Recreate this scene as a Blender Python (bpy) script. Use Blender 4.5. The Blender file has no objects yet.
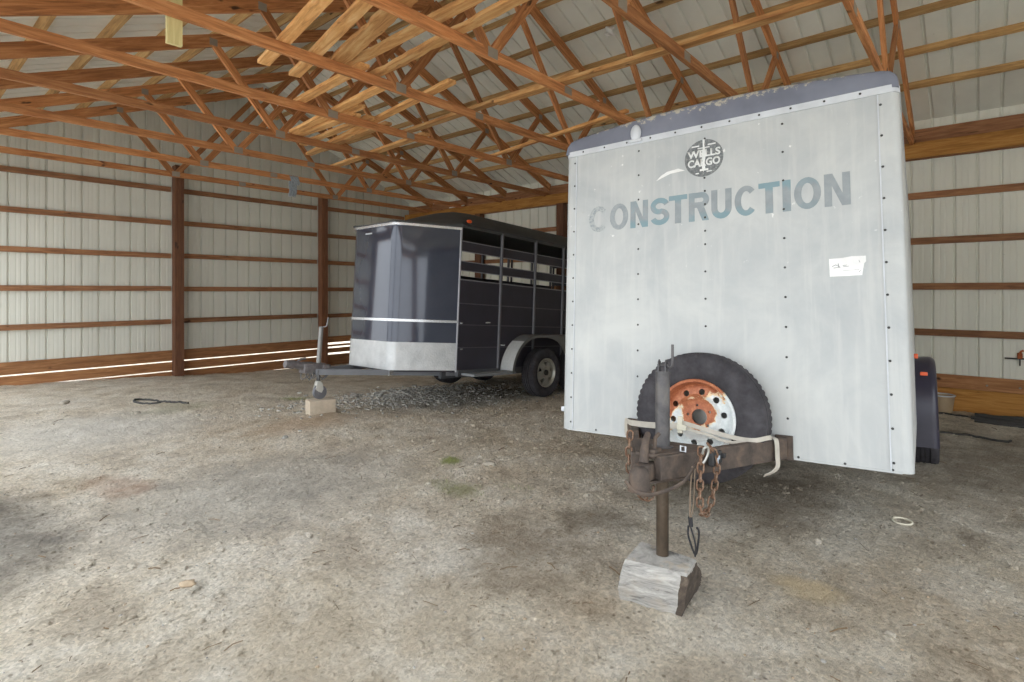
import bpy, bmesh, math, random
from mathutils import Vector, Matrix, Euler, noise
PI = math.pi
rnd = random.Random(7)
S = bpy.context.scene
COL = S.collection
V = Vector

# ------------------------------------------------------------------ materials
def srgb(r, g, b):
    f = lambda c: (c/255/12.92) if c/255 <= .04045 else ((c/255+.055)/1.055)**2.4
    return (f(r), f(g), f(b), 1)

class NT:
    def __init__(s, name):
        s.m = bpy.data.materials.new(name); s.m.use_nodes = True
        s.t = s.m.node_tree; s.b = s.t.nodes['Principled BSDF']
    def n(s, typ, **kw):
        x = s.t.nodes.new(typ)
        for k, v in kw.items(): setattr(x, k, v)
        return x
    def l(s, a, b): s.t.links.new(a, b)
    def coord(s, scale=(1,1,1), out='Object', loc=(0,0,0)):
        c = s.n('ShaderNodeTexCoord'); mp = s.n('ShaderNodeMapping')
        s.l(c.outputs[out], mp.inputs[0]); mp.inputs['Scale'].default_value = scale; mp.inputs['Location'].default_value = loc
        return mp.outputs[0]
    def noise(s, vec, scale, detail=6, rough=.6, dist=0):
        x = s.n('ShaderNodeTexNoise'); s.l(vec, x.inputs['Vector'])
        x.inputs['Scale'].default_value = scale; x.inputs['Detail'].default_value = detail
        x.inputs['Roughness'].default_value = rough; x.inputs['Distortion'].default_value = dist
        return x.outputs[0]
    def ramp(s, fac, stops):
        x = s.n('ShaderNodeValToRGB'); s.l(fac, x.inputs[0]); e = x.color_ramp.elements
        while len(e) < len(stops): e.new(.5)
        for i, (p, c) in enumerate(stops):
            e[i].position = p; e[i].color = c if len(c) == 4 else (*c, 1)
        return x.outputs[0]
    def mix(s, fac, a, b, mode='MIX'):
        x = s.n('ShaderNodeMix', data_type='RGBA', blend_type=mode)
        for i, v in ((0, fac), (6, a), (7, b)):
            if isinstance(v, (int, float)): x.inputs[i].default_value = v
            elif isinstance(v, tuple): x.inputs[i].default_value = v if len(v) == 4 else (*v, 1)
            else: s.l(v, x.inputs[i])
        return x.outputs[2]
    def math(s, op, a, b=0.0, c=0.0):
        x = s.n('ShaderNodeMath', operation=op)
        for i, v in enumerate((a, b, c)):
            if isinstance(v, (int, float)): x.inputs[i].default_value = v
            else: s.l(v, x.inputs[i])
        return x.outputs[0]
    def bump(s, h, strength=.3, dist=.01):
        x = s.n('ShaderNodeBump'); s.l(h, x.inputs['Height'])
        x.inputs['Strength'].default_value = strength; x.inputs['Distance'].default_value = dist
        s.l(x.outputs[0], s.b.inputs['Normal'])
    def fin(s, col=None, rough=None, metal=0., spec=None):
        for key, v in (('Base Color', col), ('Roughness', rough), ('Metallic', metal), ('Specular IOR Level', spec)):
            if v is None: continue
            if isinstance(v, (int, float, tuple)): s.b.inputs[key].default_value = v
            else: s.l(v, s.b.inputs[key])
        return s.m

def wood(name, dark, mid, light, grain=14., rough=.75):
    w = NT(name)
    v = w.coord((1.2, grain, grain))
    oi = w.n('ShaderNodeObjectInfo')
    ad = w.n('ShaderNodeVectorMath', operation='ADD'); w.l(v, ad.inputs[0])
    cx = w.n('ShaderNodeCombineXYZ'); r = w.math('MULTIPLY', oi.outputs['Random'], 37.)
    for i in range(3): w.l(r, cx.inputs[i])
    w.l(cx.outputs[0], ad.inputs[1]); v = ad.outputs[0]
    g = w.noise(v, 2.2, 7, .65, .6)
    c = w.ramp(g, [(.28, dark), (.5, mid), (.72, light)])
    k = w.n('ShaderNodeTexNoise'); v2 = w.coord((3., 9., 9.)); ad2 = w.n('ShaderNodeVectorMath', operation='ADD')
    w.l(v2, ad2.inputs[0]); w.l(cx.outputs[0], ad2.inputs[1]); w.l(ad2.outputs[0], k.inputs['Vector']); k.inputs['Scale'].default_value = 1.3
    kn = w.ramp(k.outputs[0], [(.70, (0, 0, 0)), (.76, (1, 1, 1))])
    c = w.mix(kn, c, tuple(x*.35 for x in dark[:3]))
    br = w.math('MULTIPLY_ADD', oi.outputs['Random'], .5, .76)
    h = w.n('ShaderNodeHueSaturation'); w.l(c, h.inputs['Color']); w.l(br, h.inputs['Value'])
    w.bump(g, .25, .004)
    return w.fin(h.outputs[0], rough)

def plain(name, col, rough=.6, metal=0., var=.12, scale=6., bump=0., spec=None):
    w = NT(name); v = w.coord(); g = w.noise(v, scale, 5)
    lo = tuple(x*(1-var) for x in col[:3]); hi = tuple(min(1, x*(1+var)) for x in col[:3])
    if bump: w.bump(g, bump, .004)
    return w.fin(w.ramp(g, [(.3, lo), (.7, hi)]), rough, metal, spec)

W_TRUSS = wood('aged orange timber', srgb(132, 84, 50), srgb(186, 124, 76), srgb(216, 162, 110))
W_PURLIN = wood('yellow purlin timber', srgb(142, 108, 68), srgb(184, 146, 96), srgb(210, 176, 124))
W_LOOSE = wood('pale loose lumber', srgb(166, 110, 64), srgb(214, 160, 100), srgb(236, 200, 146), 10.)
W_GIRT = wood('brown girt timber', srgb(108, 72, 48), srgb(142, 98, 66), srgb(170, 126, 88))
W_SKIRT = wood('treated skirt timber', srgb(120, 78, 48), srgb(154, 106, 66), srgb(180, 132, 90))
W_HEAD = wood('header timber', srgb(150, 98, 40), srgb(190, 132, 60), srgb(214, 160, 84))
W_POST = wood('red brown post timber', srgb(84, 54, 38), srgb(108, 70, 48), srgb(130, 90, 62))
W_GREY = wood('weathered grey timber', srgb(120, 116, 110), srgb(172, 168, 162), srgb(206, 202, 196), 9., .9)
STEELPLATE = plain('galvanised plate', srgb(150, 142, 130), .6, .15)

def sheet_metal(name, col):
    w = NT(name); v = w.coord((1, 1, .25)); g = w.noise(v, 2.3, 6, .6)
    v2 = w.coord((1, 1, 1)); d = w.noise(v2, 14, 4, .7)
    c = w.ramp(g, [(.3, tuple(x*.88 for x in col[:3])), (.7, col)])
    sp = w.ramp(d, [(.70, (0, 0, 0)), (.78, (1, 1, 1))])
    c = w.mix(w.math('MULTIPLY', sp, .35), c, srgb(110, 100, 84))
    return w.fin(c, .5, 0.)
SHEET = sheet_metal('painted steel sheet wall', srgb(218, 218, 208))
SHEET_S = sheet_metal('painted steel sheet side wall', srgb(236, 236, 224))  # same sheet, brightness painted in to lift the dim side wall
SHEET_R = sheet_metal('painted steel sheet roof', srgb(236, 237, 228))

def dirt():
    w = NT('packed dirt and gravel'); v = w.coord()
    big = w.noise(v, .55, 5, .6, .4); mid = w.noise(v, 2.6, 9, .68, .1); fine = w.noise(v, 34, 10, .78)
    vo = w.n('ShaderNodeTexVoronoi'); w.l(v, vo.inputs['Vector']); vo.inputs['Scale'].default_value = 75
    c = w.ramp(big, [(.36, srgb(204, 194, 180)), (.5, srgb(214, 203, 184)), (.64, srgb(194, 174, 146))])
    c2 = w.ramp(mid, [(.30, srgb(140, 118, 92)), (.46, srgb(206, 191, 168)), (.62, srgb(234, 227, 215))])
    c = w.mix(.55, c, c2)
    f = w.ramp(fine, [(.30, (.44, .41, .37)), (.43, (.97, .95, .92)), (.72, (1.22, 1.20, 1.17))])
    c = w.mix(.8, c, f, 'MULTIPLY')
    st = w.ramp(vo.outputs['Color'], [(.2, (.62, .60, .57)), (.8, (1.12, 1.1, 1.08))])
    c = w.mix(.55, c, st, 'MULTIPLY')
    cr = w.n('ShaderNodeMapping'); tcr = w.n('ShaderNodeTexCoord'); w.l(tcr.outputs['Object'], cr.inputs[0]); cr.inputs['Rotation'].default_value = (0, 0, .55); cr.inputs['Scale'].default_value = (5, 13, 1)
    cn = w.noise(cr.outputs[0], 1.6, 9, .72, .25)
    ck = w.ramp(cn, [(.34, (.52, .47, .41)), (.42, (1, 1, 1)), (.62, (1, 1, 1)), (.72, (1.1, 1.1, 1.1))])  # crevice shade painted in as dark streaks
    c = w.mix(.75, c, ck, 'MULTIPLY')
    v2_ = w.n('ShaderNodeTexVoronoi'); w.l(v, v2_.inputs['Vector']); v2_.inputs['Scale'].default_value = 48
    s3 = w.n('ShaderNodeSeparateColor'); w.l(v2_.outputs['Color'], s3.inputs[0])
    pk = w.ramp(s3.outputs[0], [(.05, (.45, .41, .36)), (.10, (1, 1, 1)), (.93, (1, 1, 1)), (.97, (1.25, 1.25, 1.25))])
    dm = w.ramp(v2_.outputs['Distance'], [(.25, (1, 1, 1)), (.5, (0, 0, 0))])
    c = w.mix(w.math('MULTIPLY', dm, .8), c, pk, 'MULTIPLY')
    # shaped patches: (x, y, radius x, radius y, colour, strength)
    sx = w.n('ShaderNodeSeparateXYZ'); tc = w.n('ShaderNodeTexCoord'); w.l(tc.outputs['Object'], sx.inputs[0])
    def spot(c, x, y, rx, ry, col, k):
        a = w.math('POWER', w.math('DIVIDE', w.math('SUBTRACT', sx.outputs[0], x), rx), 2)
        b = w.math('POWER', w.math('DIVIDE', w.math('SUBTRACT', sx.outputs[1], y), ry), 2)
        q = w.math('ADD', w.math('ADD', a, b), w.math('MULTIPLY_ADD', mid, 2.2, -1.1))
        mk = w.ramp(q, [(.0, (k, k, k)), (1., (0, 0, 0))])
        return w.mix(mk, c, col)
    c = spot(c, 1.6, 6.9, 1.2, 1.2, srgb(208, 204, 196), .55)
    c = spot(c, 1.9, 3.9, 1.3, .9, srgb(164, 162, 158), .5)
    c = spot(c, 1.2, 1.9, .7, .8, srgb(190, 170, 140), .45)
    c = spot(c, .40, 4.35, .5, 1.1, srgb(104, 100, 94), .75)      # darker grey patch at the open side
    c = spot(c, 1.17, 4.75, .22, .4, srgb(172, 130, 100), .6)   # rusty patch
    c = spot(c, 2.95, 5.4, .6, .4, srgb(184, 150, 112), .6)
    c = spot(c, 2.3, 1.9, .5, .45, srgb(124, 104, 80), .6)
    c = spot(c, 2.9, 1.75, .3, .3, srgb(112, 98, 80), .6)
    c = spot(c, 2.88, .62, .13, .17, srgb(214, 188, 142), .8)   # sandy patch
    c = spot(c, 3.12, 3.32, .10, .10, srgb(128, 138, 58), .8)   # moss
    c = spot(c, 2.72, 2.85, .16, .28, srgb(134, 134, 80), .6)
    c = spot(c, 3.84, 7.2, .22, .3, srgb(140, 142, 86), .65)
    c = spot(c, 2.5, 7.6, .5, .4, srgb(156, 156, 120), .4)
    c = spot(c, 6.2, -.2, 2.2, 1.2, srgb(108, 98, 88), .55)
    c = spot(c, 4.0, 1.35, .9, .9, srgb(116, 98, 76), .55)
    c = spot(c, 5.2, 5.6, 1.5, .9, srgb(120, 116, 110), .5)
    om = w.ramp(w.math('MULTIPLY_ADD', sx.outputs[0], -.5, .0), [(.1, (0, 0, 0)), (.5, (1, 1, 1))])
    c = w.mix(om, c, srgb(214, 208, 198))                      # unseen ground outside, made pale to bounce daylight up to the roof
    h = w.math('ADD', w.math('ADD', w.math('MULTIPLY', fine, 1.), w.math('MULTIPLY', mid, .8)), w.math('MULTIPLY', cn, .9))
    w.bump(h, 1., .05)
    hs = w.n('ShaderNodeHueSaturation'); w.l(c, hs.inputs['Color']); hs.inputs['Saturation'].default_value = .82; hs.inputs['Value'].default_value = 1.10
    return w.fin(hs.outputs[0], .95, 0, .2)
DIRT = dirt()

# ------------------------------------------------------------------ mesh helpers
def new_bm(): return bmesh.new()
def box(bm, c, s, mat=None, bev=0.):
    r = bmesh.ops.create_cube(bm, size=1.)
    vs = r['verts']; m = Matrix.Translation(V(c)) @ Matrix.Diagonal((*s, 1))
    if mat is not None: m = mat @ m
    bmesh.ops.transform(bm, matrix=m, verts=vs)
    if bev:
        es = list({e for v in vs for e in v.link_edges})
        bmesh.ops.bevel(bm, geom=es, offset=bev, segments=2, affect='EDGES', profile=.5)
def frame_at(p0, p1, up=(0, 0, 1)):
    x = (V(p1)-V(p0)).normalized(); u = V(up)
    if abs(x.dot(u)) > .98: u = V((1, 0, 0))
    y = u.cross(x).normalized(); z = x.cross(y)
    m = Matrix((x, y, z)).transposed().to_4x4(); m.translation = (V(p0)+V(p1))/2
    return m
def bar(bm, p0, p1, w, h, up=(0, 0, 1), bev=0.):
    L = (V(p1)-V(p0)).length
    box(bm, (0, 0, 0), (L, w, h), frame_at(p0, p1, up), bev)
def cyl(bm, p0, p1, r0, r1=None, n=16, caps=True):
    r1 = r0 if r1 is None else r1
    f = frame_at(p0, p1); L = (V(p1)-V(p0)).length/2
    a = [bm.verts.new(f @ V((-L, r0*math.cos(2*PI*i/n), r0*math.sin(2*PI*i/n)))) for i in range(n)]
    b = [bm.verts.new(f @ V((L, r1*math.cos(2*PI*i/n), r1*math.sin(2*PI*i/n)))) for i in range(n)]
    for i in range(n): bm.faces.new((a[i], a[(i+1) % n], b[(i+1) % n], b[i]))
    if caps: bm.faces.new(a[::-1]); bm.faces.new(b)
def tube(bm, pts, r, n=8, closed=False, flat=1.):
    pts = [V(p) for p in pts]; N = len(pts); rings = []; ref = None
    for i, p in enumerate(pts):
        t = (pts[(i+1) % N]-pts[i-1]) if closed else (pts[min(i+1, N-1)]-pts[max(i-1, 0)])
        t.normalize()
        if ref is None:
            ref = V((0, 0, 1)) if abs(t.z) < .9 else V((1, 0, 0))
        a = (ref-t*ref.dot(t)).normalized(); ref = a; b = t.cross(a)
        rr = r[i] if isinstance(r, (list, tuple)) else r
        rings.append([bm.verts.new(p+a*rr*math.cos(2*PI*k/n)+b*rr*flat*math.sin(2*PI*k/n)) for k in range(n)])
    for i in range(N if closed else N-1):
        A, B = rings[i], rings[(i+1) % N]
        for k in range(n): bm.faces.new((A[k], A[(k+1) % n], B[(k+1) % n], B[k]))
    if not closed: bm.faces.new(rings[0][::-1]); bm.faces.new(rings[-1])
def lathe(bm, prof, M=None, n=48, closed=True):
    """profile points (radius, along); axis = local Y of M"""
    M = M or Matrix(); rings = []
    for i in range(n):
        a = 2*PI*i/n
        rings.append([bm.verts.new(M @ V((r*math.cos(a), y, r*math.sin(a)))) for r, y in (prof(i) if callable(prof) else prof)])
    m = len(rings[0])
    for i in range(n):
        A, B = rings[i], rings[(i+1) % n]
        for k in range(m if closed else m-1):
            bm.faces.new((A[k], A[(k+1) % m], B[(k+1) % m], B[k]))
def prism(bm, poly, d0, d1, M):
    """2D outline poly extruded along third axis of M between d0 and d1"""
    a = [bm.verts.new(M @ V((x, y, d0))) for x, y in poly]
    b = [bm.verts.new(M @ V((x, y, d1))) for x, y in poly]
    n = len(poly)
    for i in range(n): bm.faces.new((a[i], a[(i+1) % n], b[(i+1) % n], b[i]))
    bm.faces.new(a[::-1]); bm.faces.new(b)
def loft(bm, loops, cap0=True, cap1=True):
    R = [[bm.verts.new(V(p)) for p in lp] for lp in loops]; n = len(R[0])
    for A, B in zip(R, R[1:]):
        for i in range(n): bm.faces.new((A[i], A[(i+1) % n], B[(i+1) % n], B[i]))
    if cap0: bm.faces.new(R[0][::-1])
    if cap1: bm.faces.new(R[-1])

def smooth_path(pts, k=6):
    out = []; P = [V(p) for p in pts]; n = len(P)
    for i in range(n-1):
        p0, p1, p2, p3 = P[max(i-1, 0)], P[i], P[i+1], P[min(i+2, n-1)]
        for j in range(k):
            t = j/k; out.append(.5*((2*p1)+(-p0+p2)*t+(2*p0-5*p1+4*p2-p3)*t*t+(-p0+3*p1-3*p2+p3)*t**3))
    return out+[P[-1]]

def finish(name, bm, mats, parent=None, smooth=None, matrix=None):
    bmesh.ops.recalc_face_normals(bm, faces=bm.faces[:])
    me = bpy.data.meshes.new(name); bm.to_mesh(me); bm.free()
    for m in (mats if isinstance(mats, (list, tuple)) else [mats]): me.materials.append(m)
    if smooth is not None: smooth_by(me, smooth)
    o = bpy.data.objects.new(name, me); COL.objects.link(o)
    if parent is not None: o.parent = parent
    if matrix is not None: o.matrix_local = matrix
    return o
def smooth_by(me, deg):
    for p in me.polygons: p.use_smooth = True
    try: me.set_sharp_from_angle(angle=math.radians(deg))
    except Exception: pass
def tag(o, label, cat, group=None, kind=None):
    o['label'] = label; o['category'] = cat
    if group: o['group'] = group
    if kind: o['kind'] = kind
    return o
def thing(name, label, cat, matrix=None, group=None):
    o = bpy.data.objects.new(name, None); COL.objects.link(o); o.empty_display_size = .1
    if matrix is not None: o.matrix_world = matrix if isinstance(matrix, Matrix) else Matrix.Translation(V(matrix))
    return tag(o, label, cat, group)
def struct(o):
    o['kind'] = 'structure'; return o
def beam(name, p0, p1, w, h, mat, parent=None, up=(0, 0, 1)):
    """lumber: its own object with local X along the grain"""
    L = (V(p1)-V(p0)).length; bm = new_bm(); box(bm, (0, 0, 0), (L, w, h))
    return finish(name, bm, mat, parent, matrix=frame_at(p0, p1, up))

ORD = 'first second third fourth fifth sixth seventh eighth ninth tenth'.split()

# ------------------------------------------------------------------ the ground
def sm(t): t = max(0., min(1., t)); return t*t*(3-2*t)
def ground_z(x, y, detail=True):
    f = max(0., min(1., (x-.5)/4.5))
    z = .09-.026*max(0., min(6., x-3.4))-.0267*max(0., min(8., y-3.5))*f
    z += .045*math.exp(-((x-3.3)**2+(y-5.55)**2)/.8)
    if detail:
        z += .016*noise.noise(V((x*1.1, y*1.1, 3)))+.011*noise.noise(V((x*3.1, y*3.1, 8)))
        a, b = .8*x+.6*y, -.6*x+.8*y
        z += .011*noise.noise(V((a*4., b*9., 1)))+.007*(1-2*abs(noise.noise(V((a*9., b*17., 5)))))+.004*noise.noise(V((x*26., y*26., 9)))
        # gravel ridge beside the dark trailer
        z += .05*math.exp(-((x-4.9)**2/1.6+(y-6.3)**2/.25))*(1+.8*noise.noise(V((x*6, y*6, 2))))
    return z
def axis(lo, a, b, hi, fine, coarse, mid):
    out = [a]
    while out[-1] < b: out.append(out[-1]+(fine if out[-1] < mid else fine*1.9))
    st = fine; up = []; x = out[-1]
    while x < hi: st = min(coarse, st*1.5); x += st; up.append(x)
    st = fine; dn = []; x = a
    while x > lo: st = min(coarse, st*1.5); x -= st; dn.append(x)
    return dn[::-1]+out+up
xs = axis(-30, .2, 9.3, 40, .024, 4., 4.2); ys = axis(-30, -.9, 11.6, 40, .024, 4., 5.)
bm = new_bm()
rows = [[bm.verts.new((x, y, ground_z(x, y) if -2 < x < 11 and -4 < y < 13 else .03)) for x in xs] for y in ys]
for A, B in zip(rows, rows[1:]):
    for i in range(len(xs)-1): bm.faces.new((A[i], A[i+1], B[i+1], B[i]))
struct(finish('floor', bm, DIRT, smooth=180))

# ------------------------------------------------------------------ building shell
M_ROOF = .398; X_RIDGE = 4.913; X_EAVE = .30; X_WALL = 9.20; Y_GABLE = 11.39; Y_BACK = -3.2
def chord_z(x): return 5.258-M_ROOF*abs(x-X_RIDGE)          # lower edge of the top chords
def roof_z(x): return chord_z(x)+.246
RIB = .2286
def rib_profile(a, b, minor=True):
    """(position, depth) along a ribbed sheet: one tall rib and two small ones per pitch"""
    out = []; k = math.floor(a/RIB)
    while k*RIB < b:
        u = k*RIB
        for d, h in ((0, 0), (.007, .025), (.027, .025), (.034, 0))+(() if not minor else ( (.098, 0), (.106, .0018), (.116, .0018), (.124, 0), (.156, 0), (.164, .0018), (.174, .0018), (.182, 0))):
            if a <= u+d <= b: out.append((u+d, h))
        k += 1
    return out
bm = new_bm()
prev = None
for u, h in rib_profile(.32, X_WALL+.06):
    zt = roof_z(u)+.02
    col = [bm.verts.new((u, Y_GABLE+h, z)) for z in (.36, zt)]
    if prev: bm.faces.new((prev[0], col[0], col[1], prev[1]))
    prev = col
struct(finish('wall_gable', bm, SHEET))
bm = new_bm(); prev = None
for u, h in rib_profile(Y_BACK, Y_GABLE+.08):
    col = [bm.verts.new((X_WALL+h, u, z)) for z in (.0, roof_z(X_WALL)+.03)]
    if prev: bm.faces.new((prev[0], col[0], col[1], prev[1]))
    prev = col
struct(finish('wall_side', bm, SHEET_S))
bm = new_bm(); prev = None
for u, h in rib_profile(.32, X_WALL):
    col = [bm.verts.new((u, Y_BACK-h, z)) for z in (.0 if u > 5.4 else 3.25, roof_z(u)+.02)]   # unseen opening, made up to let daylight onto the right side
    if prev: bm.faces.new((prev[0], col[0], col[1], prev[1]))
    prev = col
struct(finish('wall_back', bm, SHEET))
bm = new_bm(); prev = None
for u, h in rib_profile(Y_BACK-.3, Y_GABLE+.3, False):
    col = [bm.verts.new((x, u, roof_z(x)+h)) for x in (X_EAVE-.15, X_RIDGE, X_WALL+.25)]
    if prev:
        for i in (0, 1): bm.faces.new((prev[i], col[i], col[i+1], prev[i+1]))
    prev = col
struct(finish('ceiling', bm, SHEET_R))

# posts
def post(x, y, zt, label, w=.17):
    bm = new_bm(); box(bm, (0, 0, 0), (zt+.6, w, w*.85))
    o = finish('wall_post', bm, W_POST, matrix=frame_at((x, y, -.6), (x, y, zt), (1, 0, 0)))
    return tag(o, label, 'post', 'timber posts', 'thing')
post(3.69, Y_GABLE-.16, 3.80, 'brown timber post on the gable wall farther from the dark trailer')
post(6.62, Y_GABLE-.16, 3.60, 'brown timber post on the gable wall behind the dark trailer jack')
post(9.08, Y_GABLE-.11, 3.27, 'timber corner post where gable and side walls meet')
for y, t in ((6.42, 'dark timber post under the side header between the two trailers'), (8.72, 'timber post of the side wall seen through the slats of the dark trailer'),):
    post(9.08, y, 3.265, t)
for y in (-3.1, -.75, 4.9, 8.2, 11.3):
    post(.38, y, 3.18, 'timber post along the open front of the shed, %s from its back end' % ORD[(-3.1, -.75, 4.9, 8.2, 11.3).index(y)])
# girts on the gable wall
bays = [(.4, 3.61, 'open-front bay'), (3.77, 6.54, 'middle bay'), (6.70, 9.0, 'corner bay')]
for k in range(5):
    z = 3.378-.61*k
    for a, b, t in bays:
        dz = rnd.uniform(-.012, .012)
        tag(beam('wall_girt', (a, Y_GABLE-.025, z+dz), (b, Y_GABLE-.025, z+dz), .038, .088, W_GIRT), 'brown timber girt on the gable wall, %s from the top, in the %s' % (ORD[k], t), 'girt', 'gable wall girts')
for k in range(4):
    z = 2.781-.61*k
    tag(beam('wall_girt', (X_WALL-.02, Y_BACK, z), (X_WALL-.02, Y_GABLE-.05, z), .038, .088, W_GIRT), 'brown timber girt on the side wall, %s below the header' % ORD[k], 'girt', 'side wall girts')
# skirt boards
def skirt(p0, p1, zc, h, lab, g, mat=W_SKIRT):
    tag(beam('skirt_board', (*p0, zc), (*p1, zc), .038, h, mat), lab, 'board', g)
yb = Y_GABLE-.03
for k, (t, b) in enumerate(((.405, .212), (.188, .034), (.010, -.165), (-.19, -.36))):
    skirt((.35, yb), (6.60, yb), (t+b)/2, t-b, 'wide treated skirt board along the gable wall, %s from its top' % ORD[k], 'gable skirt boards')
for k, (t, b) in enumerate(((.455, .315), (.268, .222), (.185, .082), (.036, -.36))):
    skirt((6.62, yb), (9.15, yb), (t+b)/2, t-b, 'skirt board in the corner bay behind the dark trailer, %s from its top' % ORD[k], 'corner bay skirt boards')
skirt((X_WALL-.045, Y_BACK), (X_WALL-.045, Y_GABLE), .325, .17, 'upper brown skirt board along the side wall', 'side wall skirt boards')
skirt((X_WALL-.04, Y_BACK), (X_WALL-.04, Y_GABLE), .05, .37, 'lower pale yellow skirt board along the side wall', 'side wall skirt boards', W_HEAD)
for k, (y, z) in enumerate(((-.074, .308), (-.38, .311))):  # pale discs standing for daylight through knot holes
    bm = new_bm(); cyl(bm, (0, 0, 0), (-.006, 0, 0), .013, .011, 14)
    tag(finish('daylight_disc', bm, STEELPLATE, matrix=Matrix.Translation((X_WALL-.0645, y, z))), 'small pale disc standing for daylight through a knot hole in the side skirt board, %s from the white trailer' % ORD[k], 'daylight_disc', 'skirt board daylight spots')
# headers
hb = thing('header_beam', 'long yellow timber header under the truss ends above the side wall', 'beam', (9.08, 4, 3.37)); hb['kind'] = 'thing'
HI = Matrix.Translation((-9.08, -4, -3.37))
def hbeam(nm, p0, p1, w, h, mat):
    o = beam(nm, p0, p1, w, h, mat, hb); o.matrix_local = HI @ frame_at(p0, p1)
hbeam('inner_ply', (9.03, Y_BACK, 3.365), (9.03, Y_GABLE-.05, 3.365), .04, .205, W_HEAD)
hbeam('outer_ply', (9.155, Y_BACK, 3.365), (9.155, Y_GABLE-.05, 3.365), .04, .205, W_GIRT)
tag(beam('eave_board', (9.165, Y_BACK, 3.57), (9.165, Y_GABLE-.05, 3.57), .038, .20, W_GIRT), 'dark eave board above the yellow side header', 'board')
tag(beam('front_header', (.38, Y_BACK, 3.30), (.38, Y_GABLE-.05, 3.30), .08, .24, W_HEAD), 'timber header over the open front of the shed', 'beam')
# purlins
for k in range(7):
    x = 8.43-.563*k; z = chord_z(x)+.197
    tag(beam('roof_purlin', (x, Y_BACK, z), (x, Y_GABLE, z), .038, .089, W_PURLIN, None, (M_ROOF, 0, 1)), 'yellow roof purlin on the slope above the white trailer, %s up from the side wall' % ORD[k], 'purlin', 'roof purlins on the far slope')
for k in range(8):
    x = .45+.563*k; z = chord_z(x)+.197
    tag(beam('roof_purlin', (x, Y_BACK, z), (x, Y_GABLE, z), .038, .089, W_PURLIN, None, (-M_ROOF, 0, 1)), 'yellow roof purlin on the slope over the open front, %s up from the front eave' % ORD[k], 'purlin', 'roof purlins on the front slope')
# trusses
ZB, ZT = 3.443, 3.532; ZC = (ZB+ZT)/2
def truss(y, k):
    n = 8-k
    lab = ('roof truss of orange timber, closest to the gable wall' if n == 0 else 'roof truss of orange timber, %s from the gable wall' % ORD[n])
    t = thing('roof_truss', lab, 'truss', (X_RIDGE, y, ZB), 'fink roof trusses')
    I = Matrix.Translation((-X_RIDGE, -y, -ZB))
    def m(nm, a, b, h, dy=0., w=.038):
        p0, p1 = V((a[0], y+dy, a[1])), V((b[0], y+dy, b[1]))
        o = beam(nm, p0, p1, w, h, W_TRUSS, t); o.matrix_local = I @ frame_at(p0, p1); return o
    m('bottom_chord', (.33, ZC), (9.14, ZC), ZT-ZB)
    cz = lambda x: chord_z(x)+.075
    m('top_chord', (.22, cz(.22)), (X_RIDGE, cz(X_RIDGE)), .14, .0)
    m('top_chord', (9.16, cz(9.16)), (X_RIDGE, cz(X_RIDGE)), .14, .0)
    for s in (-1, 1):
        xb = X_RIDGE+s*1.52; xm = X_RIDGE+s*2.32
        m('web', (xb, ZC), (X_RIDGE+s*.06, cz(X_RIDGE)-.05), .085, 0, .0385)
        m('web', (xb+s*.03, ZC), (xm, cz(xm)-.02), .085, 0, .0385)
        bm = new_bm()
        for d in (-1, 1):
            box(bm, (xb-X_RIDGE, d*.0205, ZC-ZB+.008), (.12, .003, .085))
        finish('gusset_plate', bm, STEELPLATE, t)
        bm = new_bm()
        for d in (-1, 1):
            box(bm, (xm-X_RIDGE, d*.0205, cz(xm)-.02-ZB), (.085, .003, .08))
        finish('gusset_plate', bm, STEELPLATE, t)
    bm = new_bm()
    for d in (-1, 1): box(bm, (4.50-X_RIDGE, d*.0205, ZC-ZB), (.12, .003, .07))
    finish('splice_plate', bm, STEELPLATE, t)
for k in range(9): truss(.683+1.22*k, k)

# loose boards resting on the bottom chords: ends (x, y), width, layer, label
LB = [((2.30, 4.90), (2.00, 3.10), .105, 0, 'short loose board outermost in the front pile, square end past the truss'),
 ((2.62, 4.95), (2.22, 3.0), .105, 0, 'loose board second from the open front in the pile on the truss chords'),
 ((2.72, 4.40), (2.43, 3.0), .15, 0, 'wide pale loose board with a ragged edge on the truss chords'),
 ((2.88, 4.45), (2.77, 2.0), .105, 1, 'long pale loose board beside the ragged wide board'),
 ((3.12, 4.45), (2.90, 1.8), .105, 0, 'long reddish loose board with rough underside, innermost of the front pile'),
 ((3.02, 5.70), (2.92, 4.25), .105, 0, 'loose board behind the front pile, crossing two trusses'),
 ((3.55, 6.75), (3.33, 4.45), .105, 0, 'long loose board in the rear pile closest to the open front'),
 ((3.70, 6.95), (3.60, 5.30), .10, 1, 'narrow loose board lying on top of the rear pile'),
 ((3.66, 7.15), (3.68, 5.50), .105, 0, 'short dark loose board in the middle of the rear pile'),
 ((3.93, 7.20), (3.83, 5.45), .105, 0, 'rough loose board along the inner side of the rear pile'),
 ((4.36, 7.80), (3.77, 4.00), .10, 1, 'long skewed pale loose board lying across the rear pile'),
 ((4.27, 7.60), (4.12, 5.50), .10, 0, 'pale loose board under the skewed board'),
 ((4.99, 8.35), (4.72, 5.50), .12, 0, 'brace board along the truss middles toward the gable wall'),
 ((4.58, 5.75), (4.43, 2.90), .105, 1, 'brace board along the truss middles, central length'),
 ((4.44, 4.00), (4.385, .55), .105, 0, 'long yellow brace board above the white trailer along the truss middles'),
 ((6.22, 6.05), (5.60, 3.05), .06, 0, 'thin pale batten lying across the chords by the white trailer roof')]
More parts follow.
